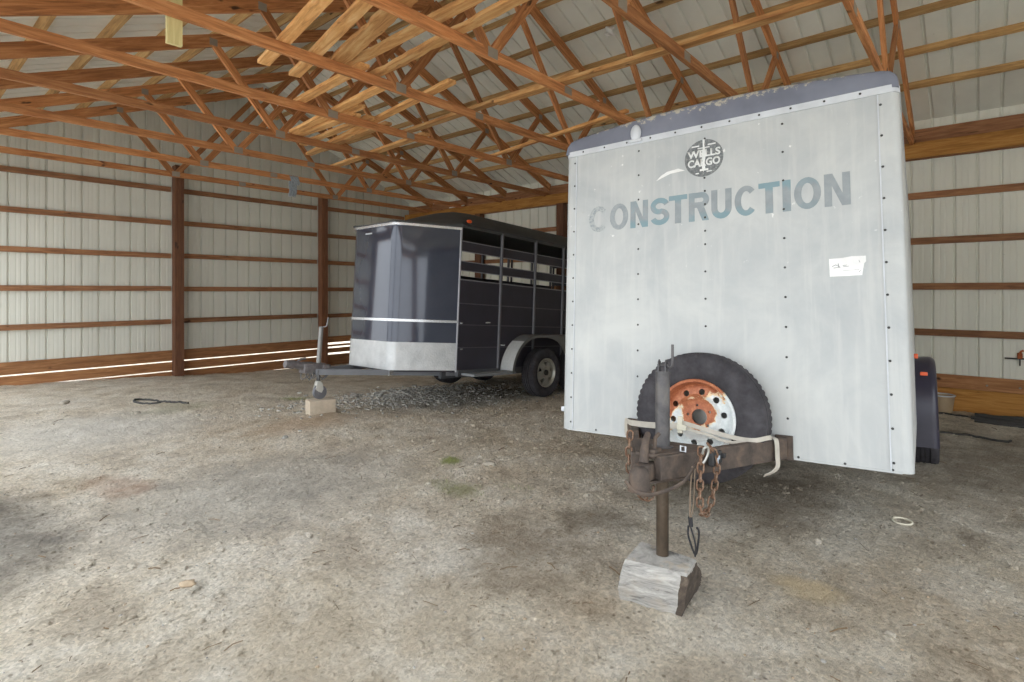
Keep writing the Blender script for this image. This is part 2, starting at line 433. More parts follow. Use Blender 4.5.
for a, b, w, ly, lab in LB:
    z = ZT+.020+ly*.040
    A_, B_ = V((*a, z+.001)), V((*b, z+.001)); L_ = (B_-A_).length; bm = new_bm(); n_ = 26; sd_ = rnd.uniform(0, 50)
    rough = .035 if ('ragged' in lab or 'rough' in lab) else .008
    e0 = [(-L_/2+L_*i/n_, -w/2+rough*max(0, noise.noise(V((i*.45, sd_, 0))))) for i in range(n_+1)]
    e1 = [(-L_/2+L_*i/n_, w/2-rough*.8*max(0, noise.noise(V((i*.5, sd_, 9))))) for i in range(n_, -1, -1)]
    prism(bm, e0+e1, -.018, .018, Matrix())
    tag(finish('loose_board', bm, W_LOOSE, matrix=frame_at(A_, B_)), lab, 'board', 'loose boards lying on the truss chords')
# small block hanging behind a truss chord
tag(beam('scrap_block', (1.415, 4.385, 3.78), (1.415, 4.385, 3.262), .098, .036, wood('cream scrap timber', srgb(206, 190, 130), srgb(226, 212, 152), srgb(236, 224, 170)), None, (0, 1, 0)), 'cream scrap of board hanging down behind a truss chord near the front eave', 'board')
# rag over a chord
bm = new_bm()
R = 22; prof = []
for i in range(R+1):
    t = i/R; L = .16+.36; s = t*L
    yy, zz = (-.024-.012*math.sin(s*20), ZT-(.16-s)+.0) if s < .16 else (.026+.012*math.sin(s*17), ZT-(s-.16))
    if abs(s-.16) < .012: yy, zz = 0, ZT+.012
    prof.append((yy, zz))
g = []
for i, (yy, zz) in enumerate(prof):
    row = []
    for j in range(15):
        u = j/14-.5; wv = .018*math.sin(j*1.9+i*.22); nr = .17*(1-.35*abs(i/R-.35))
        row.append(bm.verts.new((u*nr+.01*math.sin(i*.8), yy+math.copysign(abs(wv)*.8, yy if yy else 1), zz-.02*math.sin(j*2.3)*(i/R))))
    g.append(row)
for A, B in zip(g, g[1:]):
    for j in range(14): bm.faces.new((A[j], A[j+1], B[j+1], B[j]))
o = finish('cloth_rag', bm, plain('grey blue cloth', srgb(158, 166, 174), .9, 0, .35, 40), smooth=60, matrix=Matrix.Translation((4.87, 9.223, 0)))
sd = o.modifiers.new('thick', 'SOLIDIFY'); sd.thickness = .006
tag(o, 'grey blue rag hung over a truss chord by the gable wall', 'cloth')
# white scrap on a purlin and pale strip on the header
bm = new_bm()
g = [[bm.verts.new((.03*math.sin(i*1.3+j), (j-3)*.02+.008*math.sin(i*2.), -i*.022)) for j in range(7)] for i in range(7)]
for A, B in zip(g, g[1:]):
    for j in range(6): bm.faces.new((A[j], A[j+1], B[j+1], B[j]))
o = finish('plastic_scrap', bm, plain('white plastic', srgb(236, 236, 232), .4), smooth=60, matrix=Matrix.Translation((6.18, 3.62, chord_z(6.18)+.15)))
o.modifiers.new('thick', 'SOLIDIFY').thickness = .003
tag(o, 'crumpled white plastic scrap caught on a roof purlin', 'scrap')
bm = new_bm(); bar(bm, (8.98, 9.62, 3.485), (8.98, 9.12, 3.495), .03, .02, bev=.004)
tag(finish('plastic_strip', bm, plain('white strip', srgb(224, 222, 212), .5)), 'thin white strip lying on the side header beyond the dark trailer', 'strip')

# ------------------------------------------------------------------ shared vehicle materials
def rubber(name='tyre rubber'):
    w = NT(name); g = w.noise(w.coord(), 9, 5, .65)
    return w.fin(w.ramp(g, [(.35, srgb(50, 48, 52)), (.65, srgb(74, 72, 76))]), .85, 0, .3)
RUBBER = rubber()
def white_paint():
    w = NT('worn white trailer skin')
    v = w.coord((1, 1, 1)); blot = w.noise(v, 2.2, 7, .62, .5)
    st = w.noise(w.coord((1, 9, .7)), 2.5, 5, .6)
    chips = w.noise(v, 16, 6, .65)
    c = w.ramp(blot, [(.30, srgb(168, 172, 175)), (.5, srgb(180, 183, 184)), (.70, srgb(194, 196, 195))])
    sx = w.n('ShaderNodeSeparateXYZ'); tc = w.n('ShaderNodeTexCoord'); w.l(tc.outputs['Object'], sx.inputs[0])
    z = sx.outputs[2]
    band = w.math('MULTIPLY', w.ramp(z, [(.0, (0, 0, 0)), (1., (1, 1, 1))]), 1.)
    drip = w.math('MULTIPLY', w.ramp(st, [(.50, (0, 0, 0)), (.66, (1, 1, 1))]), .4)
    c = w.mix(drip, c, srgb(198, 199, 197))
    cm = w.ramp(chips, [(.66, (0, 0, 0)), (.70, (1, 1, 1))])
    hi = w.n('ShaderNodeMapRange'); w.l(z, hi.inputs[0]); hi.inputs[1].default_value = .8; hi.inputs[2].default_value = 1.35
    c = w.mix(w.math('MULTIPLY', cm, hi.outputs[0]), c, srgb(222, 222, 220))
    dr = w.ramp(w.noise(v, 7, 5, .7), [(.68, (0, 0, 0)), (.80, (1, 1, 1))])
    c = w.mix(w.math('MULTIPLY', dr, .25), c, srgb(150, 146, 138))
    w.bump(blot, .12, .01)
    return w.fin(c, .38, 0, .4)
WHITE = white_paint()
def slate_cap():
    w = NT('chipped slate roof paint'); g = w.noise(w.coord(), 24, 6, .7)
    sx = w.n('ShaderNodeSeparateXYZ'); tc = w.n('ShaderNodeTexCoord'); w.l(tc.outputs['Object'], sx.inputs[0])
    mr = w.n('ShaderNodeMapRange'); w.l(sx.outputs[2], mr.inputs[0]); mr.inputs[1].default_value = 1.945; mr.inputs[2].default_value = 2.0
    mr.inputs[3].default_value = -.16; mr.inputs[4].default_value = .07
    k = w.ramp(w.math('ADD', g, mr.outputs[0]), [(.55, (0, 0, 0)), (.6, (1, 1, 1))])
    c = w.ramp(w.noise(w.coord(), 3, 4), [(.3, srgb(104, 108, 122)), (.7, srgb(124, 128, 142))])
    return w.fin(w.mix(k, c, srgb(176, 170, 156)), .6)
SLATE = slate_cap()
TRIMW = plain('white trim', srgb(196, 200, 206), .35)
DARKHOLE = plain('dark rivet', srgb(60, 60, 60), .6)
def rusty(name, a, b, c, sc=12, rough=.8, metal=.2):
    w = NT(name); g = w.noise(w.coord(), sc, 7, .68, .3)
    w.bump(g, .3, .004)
    return w.fin(w.ramp(g, [(.32, a), (.5, b), (.7, c)]), rough, metal)
TONGUE = rusty('rusty brown tongue steel', srgb(62, 55, 52), srgb(84, 74, 68), srgb(108, 92, 80))
CHAINM = rusty('rusty chain', srgb(84, 62, 50), srgb(122, 92, 72), srgb(148, 132, 118), 40)
JACKM = rusty('black painted jack', srgb(62, 60, 62), srgb(84, 82, 84), srgb(104, 100, 98), 8, .5, .3)
JACKB = rusty('bare brown jack leg', srgb(56, 48, 40), srgb(78, 66, 54), srgb(98, 86, 74), 7, .45, .5)
ZINC = plain('zinc steel', srgb(168, 168, 164), .4, .7)
AMBER = plain('amber lens', srgb(226, 92, 40), .3)
NAVY = plain('dark navy fender paint', srgb(44, 42, 58), .35, 0, .15, 5)

# ------------------------------------------------------------------ white cargo trailer
TW = Matrix.Translation((3.1265, .2268, .6499)) @ Euler((-.0343, .0928, .0665), 'XYZ').to_matrix().to_4x4()
cargo = thing('cargo_trailer', 'white enclosed box trailer with faded lettering on its flat nose, on a wood block', 'trailer', TW)
WB, LBX, HB = 1.9, 4.3, 1.87
def plan_loop(z, r=.045, x0=0., n=5, ins=0., e=0.):
    P = []
    for cx, cy, a0 in ((x0+r, r-e, PI*1.5), (x0+r, WB-r+e, PI)):
        for i in range(n+1):
            a = a0-(PI/2)*i/n
            P.append((cx+r*math.cos(a), cy+r*math.sin(a), z))
    P += [(LBX, WB+e, z), (LBX, -e, z)]
    return P
bm = new_bm(); loft(bm, [plan_loop(0), plan_loop(HB)])
finish('body', bm, WHITE, cargo, smooth=30)
# roof cap
def cap_section(x, drop, ins):
    P = [(x, WB-ins, HB), (x, ins, HB)]
    r = .06; n = 24; pts = []
    def top(y):
        return HB+.104+.062*(1-((y-WB/2)/(WB/2))**2)-drop
    for i in range(n+1):
        t = i/n; y = ins+(WB-2*ins)*(.5-.5*math.cos(PI*t))
        e = min(y-ins, WB-ins-y)
        z = top(y)-(r-math.sqrt(max(0, r*r-(r-min(e, r))**2)))
        pts.append((x, y, max(z, HB+.01)))
    return P+pts
loops = [cap_section(-.004, .034, .0), cap_section(0., .022, .0), cap_section(.008, .012, 0), cap_section(.020, .005, 0), cap_section(.036, .0015, 0), cap_section(.06, 0, 0), cap_section(LBX, 0, 0)]
bm = new_bm(); loft(bm, loops); finish('roof_cap', bm, SLATE, cargo, smooth=40)
# trim strips: top rail around the nose, vertical seams, bottom lip
bm = new_bm()
loft(bm, [plan_loop(zz, .048, -.007, e=.004) for zz in (1.848, 1.885)])
finish('top_rail', bm, TRIMW, cargo, smooth=30)
for y in (.088, WB-.086):
    bm = new_bm(); box(bm, (-.0015, y, .925), (.006, .006, 1.84)); finish('seam_strip', bm, TRIMW, cargo)
bm = new_bm(); box(bm, (.001, WB/2, .002), (.006, 1.81, .010)); finish('bottom_lip', bm, WHITE, cargo)
# rivets
rm = bpy.data.meshes.new('rivet'); b2 = new_bm()
bmesh.ops.create_uvsphere(b2, u_segments=8, v_segments=5, radius=1.); bmesh.ops.transform(b2, matrix=Matrix.Diagonal((.003, .0062, .0062, 1)), verts=b2.verts[:]); b2.to_mesh(rm); b2.free()
rm.materials.append(DARKHOLE)
riv = []
riv += [(.945, 1.797), (.948, 1.558)]+[(.946, 1.479-.0795*i) for i in range(5)]+[(.946, 1.16-.159*i) for i in range(1, 4)]
riv += [(1.361, 1.8-.1585*i) for i in range(10)]
riv += [(.526, 1.794-.159*i) for i in range(11)]
riv += [(1.828, 1.80-.159*i) for i in range(12)]
riv += [(.077, 1.793-.159*i) for i in range(12)]
riv += [(1.642, .018), (1.43, .018), (.275, .012), (.082, .012), (.48, .014)]
riv += [(1.761-.16*i, 1.868) for i in range(11)]
for y, z in riv:
    if ((y-.91)**2+(z-.19)**2) < .36**2: continue
    o = bpy.data.objects.new('rivet', rm); COL.objects.link(o); o.parent = cargo
    o.location = (-.0025 if z < 1.85 else -.011, y, z)
# dents/peeled patch and writing on the nose
FM = lambda y, z: Matrix(((0, 0, -1, 0), (-1, 0, 0, y), (0, 1, 0, z), (0, 0, 0, 1)))   # text plane: x -> -y, y -> z, out -> -x
def glyphs(txt, bold=.03):
    cu = bpy.data.curves.new('t', 'FONT'); cu.body = txt; cu.size = 1; cu.offset = bold; cu.extrude = 0; cu.resolution_u = 4
    ob = bpy.data.objects.new('t', cu); COL.objects.link(ob)
    bpy.context.view_layer.update()
    me = bpy.data.meshes.new_from_object(ob.evaluated_get(bpy.context.evaluated_depsgraph_get()))
    bpy.data.objects.remove(ob); bpy.data.curves.remove(cu)
    return me
def text_part(name, txt, y0, y1, z0, z1, mats, parent, bold=.03, shear=0., lift=.0015):
    """lettering fitted into a rectangle of the nose (y0 = start, y1 = end)"""
    me = glyphs(txt, bold); xs_ = [v.co.x for v in me.vertices]; ys_ = [v.co.y for v in me.vertices]
    ax, bx, ay, by = min(xs_), max(xs_), min(ys_), max(ys_); w = abs(y1-y0); h = z1-z0
    for v in me.vertices:
        u = (v.co.x-ax)/(bx-ax); t = (v.co.y-ay)/(by-ay)
        v.co = V((u*w-w/2, t*h-h/2+shear*u, lift))
    bm = new_bm(); bm.from_mesh(me); bpy.data.meshes.remove(me)
    r = bmesh.ops.extrude_face_region(bm, geom=bm.faces[:])
    bmesh.ops.translate(bm, vec=(0, 0, -lift), verts=[e for e in r['geom'] if isinstance(e, bmesh.types.BMVert)])
    o = finish(name, bm, mats, parent)
    o.matrix_local = FM((y0+y1)/2, (z0+z1)/2)
    return o
def letter_mat():
    w = NT('faded letter vinyl'); oi = w.n('ShaderNodeObjectInfo'); sc = w.n('ShaderNodeSeparateColor'); w.l(oi.outputs['Color'], sc.inputs[0])
    tc = w.n('ShaderNodeTexCoord'); sx = w.n('ShaderNodeSeparateXYZ'); w.l(tc.outputs['Generated'], sx.inputs[0])
    rv = w.n('ShaderNodeVectorMath', operation='ADD'); w.l(tc.outputs['Object'], rv.inputs[0])
    cx = w.n('ShaderNodeCombineXYZ'); w.l(w.math('MULTIPLY', oi.outputs['Random'], 9.), cx.inputs[0]); w.l(cx.outputs[0], rv.inputs[1])
    g = w.noise(rv.outputs[0], 14, 5, .6, .4); sp = w.noise(rv.outputs[0], 60, 4, .7)
    base = w.ramp(g, [(.3, srgb(132, 140, 145)), (.7, srgb(150, 156, 160))])
    t = w.math('ADD', sx.outputs[1], w.math('MULTIPLY_ADD', g, .5, -.25))
    top = w.math('MULTIPLY', w.ramp(t, [(.70, (0, 0, 0)), (.82, (1, 1, 1))]), sc.outputs[0])
    bot = w.math('MULTIPLY', w.ramp(t, [(.14, (1, 1, 1)), (.30, (0, 0, 0))]), sc.outputs[1])
    al = w.ramp(w.math('ADD', g, w.math('MULTIPLY_ADD', sc.outputs[2], .5, -.5)), [(.44, (0, 0, 0)), (.56, (1, 1, 1))])
    m = w.math('MINIMUM', w.math('ADD', w.math('ADD', top, bot), al), 1.)
    c = w.mix(m, base, w.mix(g, srgb(110, 138, 148), srgb(132, 156, 164)))
    k = w.math('MULTIPLY', w.ramp(sp, [(.44, (0, 0, 0)), (.5, (1, 1, 1))]), w.math('SUBTRACT', 1., oi.outputs['Alpha']))
    return w.fin(w.mix(k, c, srgb(198, 200, 200)), .5)
LM = letter_mat()
def ribbon2d(P, t):
    L, Rr = [], []
    for i, p in enumerate(P):
        d = (V(P[min(i+1, len(P)-1)])-V(P[max(i-1, 0)])).normalized(); q = V((-d.y, d.x))*t/2
        L.append((p[0]+q.x, p[1]+q.y)); Rr.append((p[0]-q.x, p[1]-q.y))
    return L+Rr[::-1]
def block_letter(ch, w, h):
    """heavy sans capital centred on the origin, a millimetre proud of the panel"""
    t = .035; W2, H2 = w/2, h/2; bm = new_bm(); polys = []
    arc = lambda cx, cy, rx, ry, a0, a1, n=20: [(cx+rx*math.cos(math.radians(a0+(a1-a0)*i/n)), cy+ry*math.sin(math.radians(a0+(a1-a0)*i/n))) for i in range(n+1)]
    rect = lambda x0, y0, x1, y1: [(x0, y0), (x1, y0), (x1, y1), (x0, y1)]
    if ch == 'I': polys = [rect(-W2, -H2, W2, H2)]
    elif ch == 'T': polys = [[(-W2, H2), (-W2, H2-t*.85), (-t*.55, H2-t*.85), (-t*.55, -H2), (t*.55, -H2), (t*.55, H2-t*.85), (W2, H2-t*.85), (W2, H2)]]
    elif ch == 'N': polys = [[(-W2, -H2), (-W2, H2), (-W2+t*1.1, H2), (W2-t, -H2+h*.38), (W2-t, H2), (W2, H2), (W2, -H2), (W2-t*1.1, -H2), (-W2+t, H2-h*.38), (-W2+t, -H2)]]
    elif ch == 'U': polys = [ribbon2d([(-W2+t/2, H2), (-W2+t/2, H2*.3)]+arc(0, -H2+.045+t/2, W2-t/2, .045, 180, 360)+[(W2-t/2, H2*.3), (W2-t/2, H2)], t)]
    elif ch in 'CO':
        n = 22; a0, a1 = (42, 318) if ch == 'C' else (0, 360)
        o_, i_ = arc(0, 0, W2, H2, a0, a1, n), arc(0, 0, W2-t, H2-t*.9, a0, a1, n)
        polys = [[o_[k], o_[k+1], i_[k+1], i_[k]] for k in range(n)]
    elif ch == 'S':
        rx = W2-t/2; ry = H2/2-t*.22
        P = arc(0, H2-t/2-ry, rx, ry, 15, 270, 18)+arc(0, -H2+t/2+ry, rx, ry, 90, -165, 18)[1:]
        q = ribbon2d(P, t*.95); n = len(P); polys = [[q[k], q[k+1], q[2*n-2-k], q[2*n-1-k]] for k in range(n-1)]
    elif ch == 'R':
        ry = h*.27
        P = [(-W2+t, H2-t/2)]+arc(W2-ry+.002, H2-ry, ry-t/2, ry-t/2, 90, -90, 12)+[(-W2+t, H2-2*ry+t/2)]
        q = ribbon2d(P, t*.95); n = len(P); polys = [rect(-W2, -H2, -W2+t, H2)]+[[q[k], q[k+1], q[2*n-2-k], q[2*n-1-k]] for k in range(n-1)]
        polys.append([(W2-t*2.0, H2-2*ry+t*.03), (W2-t*.8, H2-2*ry+t*.03), (W2, -H2), (W2-t*1.1, -H2)])
    for k, p in enumerate(polys): prism(bm, p, 0, .0012, Matrix())
    bmesh.ops.remove_doubles(bm, verts=bm.verts[:], dist=1e-5)
    return finish('letter', bm, LM, cargo)
for ch, y0, y1, col in (('C', 1.712, 1.573, (0, 0, 0, .62)), ('O', 1.56, 1.431, (0, 0, 0, .9)), ('N', 1.416, 1.298, (.3, 1, .75, 1)), ('S', 1.283, 1.16, (1, 1, .9, 1)), ('T', 1.164, 1.051, (.9, 0, .2, 1)),
        ('R', 1.042, .923, (.3, .6, .35, 1)), ('U', .91, .796, (0, 1, 0, 1)), ('C', .78, .656, (0, .9, .3, 1)), ('T', .652, .544, (1, .3, .2, 1)), ('I', .531, .49, (1, .3, .1, 1)), ('O', .475, .347, (.4, .3, .0, 1)), ('N', .333, .216, (0, 0, 0, 1))):
    o = block_letter(ch, abs(y1-y0), .173); o.matrix_local = FM((y0+y1)/2, 1.3895); o.color = col
# round emblem
w_ = NT('mottled grey emblem'); g_ = w_.noise(w_.coord(), 60, 5, .7)
EMB = w_.fin(w_.ramp(g_, [(.35, srgb(88, 92, 94)), (.55, srgb(116, 120, 122)), (.70, srgb(160, 162, 162))]), .5)
em = finish('emblem', (lambda b: (cyl(b, (-.0018, 0, 0), (.0002, 0, 0), .113, n=48), b)[1])(new_bm()), EMB, cargo); em.location = (0, .952, 1.68)
WH = plain('white vinyl', srgb(222, 224, 224), .5)
def emtext(txt, y0, y1, z0, z1, bold, sh=0.):
    o = text_part('lettering', txt, y0, y1, z0, z1, WH, em, bold, sh, .0032); o.matrix_basis = FM((y0+y1)/2-.952, (z0+z1)/2-1.68)
emtext('WELLS', 1.048, .855, 1.686, 1.732, .035); emtext('CARGO', 1.046, .857, 1.630, 1.678, .035)
bm = new_bm()
for (y, z, w2, h2) in ((1.0, 1.757, .045, .008), (.905, 1.757, .045, .008), (.952, 1.742, .07, .006), (.95, 1.608, .05, .012), (.99, 1.59, .02, .006), (.92, 1.595, .03, .006)):
    box(bm, (-.0025, y-.952, z-1.68), (.0015, w2, h2))
pk = [(-.006, .112), (.007, .112), (.004, .08), (.009, .05), (.012, .01), (.006, -.03), (.010, -.06), (-.002, -.085), (-.010, -.06), (-.006, -.02), (-.012, .02), (-.004, .06)]
prism(bm, pk, -.0005, .0036, Matrix(((0, 0, -1, 0), (-1, 0, 0, 0), (0, 1, 0, 0), (0, 0, 0, 1))))
finish('peeled_strip', bm, WH, em)
# peeled white scuff beside the emblem, paper label, marker lens
bm = new_bm(); prism(bm, [(-.09, -.03), (.0, .002), (.09, .008), (.05, .026), (-.02, .018), (-.06, -.002)], 0, .0012, FM(1.155, 1.615))
finish('paint_scuff', bm, plain('bare white scuff', srgb(232, 233, 232), .4), cargo)
lb = finish('paper_label', (lambda b: (prism(b, [(-.08, .044), (-.02, .046), (.02, .052), (.08, .05), (.080, .022), (.072, .012), (.062, -.046), (-.078, -.048)], 0, .0012, Matrix()), b)[1])(new_bm()), plain('white paper', srgb(236, 236, 236), .6), cargo)
lb.matrix_local = FM(.24, .986); lb['label'] = 'torn white paper label with smudged writing'
bm = new_bm()
for a, b_, r in (((-.066, .004), (-.05, .012), .003), ((-.05, .012), (-.034, .0), .003), ((-.040, .018), (-.036, -.002), .0035), ((-.06, -.004), (-.03, -.001), .0025), ((-.02, .006), (-.002, .008), .0025), ((-.018, .0), (.006, .002), .0022), ((-.02, -.02), (.05, -.018), .0012), ((.05, .03), (.054, .018), .002), ((.05, -.03), (.056, -.02), .002)):
    bar(bm, (*a, .0016), (*b_, .0016), r, .0012)
finish('smudged_writing', bm, plain('grey ink', srgb(140, 142, 144), .7), lb)
bm = new_bm()
bmesh.ops.create_uvsphere(bm, u_segments=16, v_segments=10, radius=1.)
for v in bm.verts: v.co = V((v.co.x*.02, v.co.y*.036, v.co.z*.056))
box(bm, (0.004, 0, -.05), (.03, .085, .018), bev=.004)
o = finish('clearance_lamp', bm, TRIMW, cargo, smooth=45); o.location = (-.012, 1.378, 1.918); o['label'] = 'white oval clearance lamp on the roof edge'
bm = new_bm(); box(bm, (.05, WB+.008, .125), (.05, .03, .035), bev=.008); finish('side_marker', bm, TRIMW, cargo)
bm = new_bm(); box(bm, (2.395, -.012, .542), (.10, .03, .04), bev=.008); finish('side_marker', bm, AMBER, cargo)
bm = new_bm(); box(bm, (2.425, -.06, .40), (.014, .05, .03), bev=.005); finish('side_marker', bm, AMBER, cargo)
# underframe and fenders
bm = new_bm()
for y in (.25, WB-.25): bar(bm, (.6, y, -.03), (LBX-.02, y, -.03), .06, .06)
for x in (.8, 1.8, 2.6, 3.5, 4.2): bar(bm, (x, .05, -.06), (x, WB-.05, -.06), .05, .08)
bar(bm, (2.86, .0, -.12), (2.86, WB, -.12), .06, .06)
finish('chassis', bm, TONGUE, cargo)
def arch_fender(name, xc, zc, r, y0, y1, zlow, mat, parent, xend=None):
    P = [(xc-r, zlow)]
    n = 18
    for i in range(n+1):
        a = PI-PI*i/n*(1 if xend is None else .5); P.append((xc+r*math.cos(a)*(1 if True else 1), zc+r*math.sin(a)))
    if xend is not None: P.append((xend, zc+r))
    P.append((xc+r if xend is None else xend, zlow if xend is None else zc+r-.05))
    bm = new_bm(); t = .012
    out = []
    for (x, z) in P:
        d = V((x-xc, z-zc)); d = d.normalized()*t if d.length else V((0, t))
        out.append(((x, z), (x-d.x, z-d.y)))
    for (A, B) in zip(out, out[1:]):
        pts = [(A[0][0], y0, A[0][1]), (B[0][0], y0, B[0][1]), (B[1][0], y0, B[1][1]), (A[1][0], y0, A[1][1])]
        loft(bm, [pts, [(x, y1, z) for x, y, z in pts]])
    return bm, P
bm = new_bm()                       # moulded fender: arched skin whose outer edge rolls over
FO = [(-.19, 0.)]; loops = []
for k in range(25):
    t = k/24
    if t < .25: x, z, nx, nz = 2.43, -.19+t/.25*.30, -1, 0
    elif t > .75: x, z, nx, nz = 3.37, .11-(t-.75)/.25*.30, 1, 0
    else:
        a = PI-PI*(t-.25)/.5; x, z, nx, nz = 2.90+.47*math.cos(a), .11+.43*math.sin(a), math.cos(a), math.sin(a)
    sec = [(.02, 0)]+[(-.095-.05*math.sin(q), -.05*(1-math.cos(q))) for q in [PI/2*i/6 for i in range(7)]]+[(-.145, -.10), (-.135, -.10)]+[(-.095-.04*math.sin(q), -.012-.04*(1-math.cos(q))) for q in [PI/2*i/6 for i in range(6, -1, -1)]]+[(.02, -.012)]
    loops.append([(x+nx*d, y, z+nz*d) for y, d in sec])
loft(bm, loops)
finish('fender', bm, NAVY, cargo, smooth=35)
# wheels
def tyre(name, R, r, w, parent, loc, n=150):
    """axis along local Y"""
    def prof(i):
        k = i % 3; lug = .0 if k else -.011; h = w/2
        return [(r, -h*.72), (r+.012, -h*.86), (r+(R-r)*.5, -h), (R-.040, -h*.98), (R-.014+lug*1.2, -h*.90), (R-.001+lug*.6, -h*.70), (R, -h*.40), (R-.008, -h*.36), (R-.008, -h*.30), (R+.001, -h*.26), (R+.001, -h*.04), (R-.008, 0),
                (R+.001, h*.04), (R+.001, h*.26), (R-.008, h*.30), (R-.008, h*.36), (R, h*.40), (R-.001+lug*.6, h*.70), (R-.014+lug*1.2, h*.90), (R-.040, h*.98), (r+(R-r)*.5, h), (r+.012, h*.86), (r, h*.72)]
    bm = new_bm(); lathe(bm, prof, None, n)
    o = finish(name, bm, RUBBER, parent, smooth=50); o.location = loc; return o
def cut(o, cutters):
    bm = new_bm()
    for f in cutters: f(bm)
    c = finish('cutter', bm, DARKHOLE); c.matrix_world = o.matrix_world
    md = o.modifiers.new('b', 'BOOLEAN'); md.object = c; md.operation = 'DIFFERENCE'; md.solver = 'EXACT'
    bpy.context.view_layer.update()
    me = bpy.data.meshes.new_from_object(o.evaluated_get(bpy.context.evaluated_depsgraph_get()))
    o.modifiers.clear(); o.data = me; bpy.data.objects.remove(c)
    smooth_by(me, 35)
def rust_rim():
    w = NT('rusted white wheel paint'); tc = w.n('ShaderNodeTexCoord'); sx = w.n('ShaderNodeSeparateXYZ'); w.l(tc.outputs['Object'], sx.inputs[0])
    g = w.noise(tc.outputs['Object'], 14, 6, .65, .5); g2 = w.noise(tc.outputs['Object'], 50, 5, .7)
    r2 = w.math('SQRT', w.math('ADD', w.math('POWER', sx.outputs[0], 2), w.math('POWER', sx.outputs[2], 2)))
    up = w.math('MULTIPLY_ADD', sx.outputs[2], 2.4, -.06)          # the upper half has rusted most
    lf = w.math('MULTIPLY', sx.outputs[0], -1.3)
    hub = w.ramp(r2, [(.075, (.38, .38, .38)), (.105, (0, 0, 0))])
    rim = w.ramp(r2, [(.150, (0, 0, 0)), (.165, (.03, .03, .03))])
    k = w.math('ADD', w.math('ADD', w.math('ADD', up, lf), w.math('ADD', hub, rim)), w.math('MULTIPLY_ADD', g, 1.1, -.55))
    mk = w.ramp(k, [(.10, (0, 0, 0)), (.14, (1, 1, 1))])
    rust = w.ramp(g2, [(.3, srgb(132, 74, 48)), (.5, srgb(166, 98, 66)), (.72, srgb(190, 128, 92))])
    wh = w.ramp(g2, [(.3, srgb(196, 202, 204)), (.7, srgb(222, 226, 226))])
    ed = w.ramp(k, [(.04, (0, 0, 0)), (.10, (1, 1, 1)), (.15, (0, 0, 0))])
    c = w.mix(ed, w.mix(mk, wh, rust), srgb(226, 196, 150))
    return w.fin(c, .55)
SPW = TW @ Matrix.Translation((-.135, .932, .187))
spare = thing('spare_wheel', 'spare wheel with rusty white rim strapped upright against the white trailer nose', 'wheel', SPW @ Matrix.Rotation(-PI/2, 4, 'Z'))
RR = .345
tyre('tyre', RR, .197, .205, spare, (0, 0, 0), 186)
# rim: outside faces -Y after the rotation
bm = new_bm()
lathe(bm, [(.199, -.078), (.205, -.086), (.203, -.093), (.190, -.090), (.183, -.070), (.176, -.045), (.165, -.038), (.165, .07), (.199, .08), (.205, .08), (.205, .07), (.172, .055), (.172, -.02)], None, 64)
rimm = rust_rim()
finish('rim', bm, rimm, spare, smooth=40)
bm = new_bm()
lathe(bm, [(.172, -.040), (.160, -.050), (.125, -.058), (.112, -.052), (.098, -.036), (.085, -.032), (.041, -.032), (.041, -.022), (.085, -.022), (.10, -.028), (.12, -.044), (.160, -.036), (.172, -.026)], None, 64)
disc = finish('wheel_disc', bm, rimm, spare, smooth=35)
bpy.context.view_layer.update()
cs = []
for i in range(10):
    a = 2*PI*i/10+.16; p = (math.cos(a)*.137, math.sin(a)*.137)
    cs.append(lambda b, p=p: cyl(b, (p[0], -.2, p[1]), (p[0], .1, p[1]), .0165, n=20))
for i in range(5):
    a = 2*PI*i/5+.5; p = (math.cos(a)*.0625, math.sin(a)*.0625)
    cs.append(lambda b, p=p: cyl(b, (p[0], -.2, p[1]), (p[0], .1, p[1]), .007, n=12))
cut(disc, cs)
# carrier plate behind the bore
bm = new_bm(); cyl(bm, (0, .055, 0), (0, .075, 0), .06, n=24); finish('mounting_plate', bm, ZINC, spare)
# road wheels of the cargo trailer
def simple_wheel(parent, loc, R=.345, r=.20, w=.2, mat=TRIMW, sgn=-1):
    t = tyre('tyre', R, r, w, parent, loc)
    bm = new_bm(); h = sgn*w/2
    lathe(bm, [(r+.004, h*.8), (r+.004, h*.9), (r-.012, h*.86), (r-.03, h*.4), (.06, h*.30), (.05, h*.5), (.0001, h*.5), (.0001, h*.1), (r+.004, h*.1)], None, 40)
    o = finish('rim', bm, mat, t, smooth=40); return t
simple_wheel(cargo, (2.90, -.045, -.045)); simple_wheel(cargo, (2.90, WB+.045, -.045))
# tongue: two rails, coupler, jack
def rail(y1):
    bm = new_bm(); a, b = V((-.84, .95+(.05 if y1 > .95 else -.05), .03)), V((-.02, y1, .055))
    bar(bm, a, b, .045, .105, bev=.006)
    box(bm, (-.012, y1, .055), (.02, .085, .125), bev=.003)
    return finish('tongue_rail', bm, TONGUE, cargo)
rail(.545); rail(1.375)
bm = new_bm()
prism(bm, [(-.86, .91), (-.86, .99), (-.52, 1.16), (-.48, 1.10), (-.48, .80), (-.52, .74)], .078, .09, Matrix())   # top plate
prism(bm, [(-.88, .92), (-.88, .98), (-.62, 1.10), (-.62, .80)], -.035, -.025, Matrix())
finish('tongue_plate', bm, TONGUE, cargo)
bm = new_bm()
Mz = Matrix.Translation((-.915, .95, -.02))
rp = [(.0001, .065), (.02, .064), (.034, .055), (.043, .035), (.046, .01), (.045, -.03), (.05, -.034), (.05, -.042), (.03, -.042), (.03, -.02), (.0001, .03)]
lathe(bm, rp, Mz @ Matrix.Rotation(PI/2, 4, 'X'), 28)
box(bm, (-.85, .95, .012), (.12, .075, .075), bev=.015)
finish('coupler', bm, TONGUE, cargo, smooth=40)
bm = new_bm()
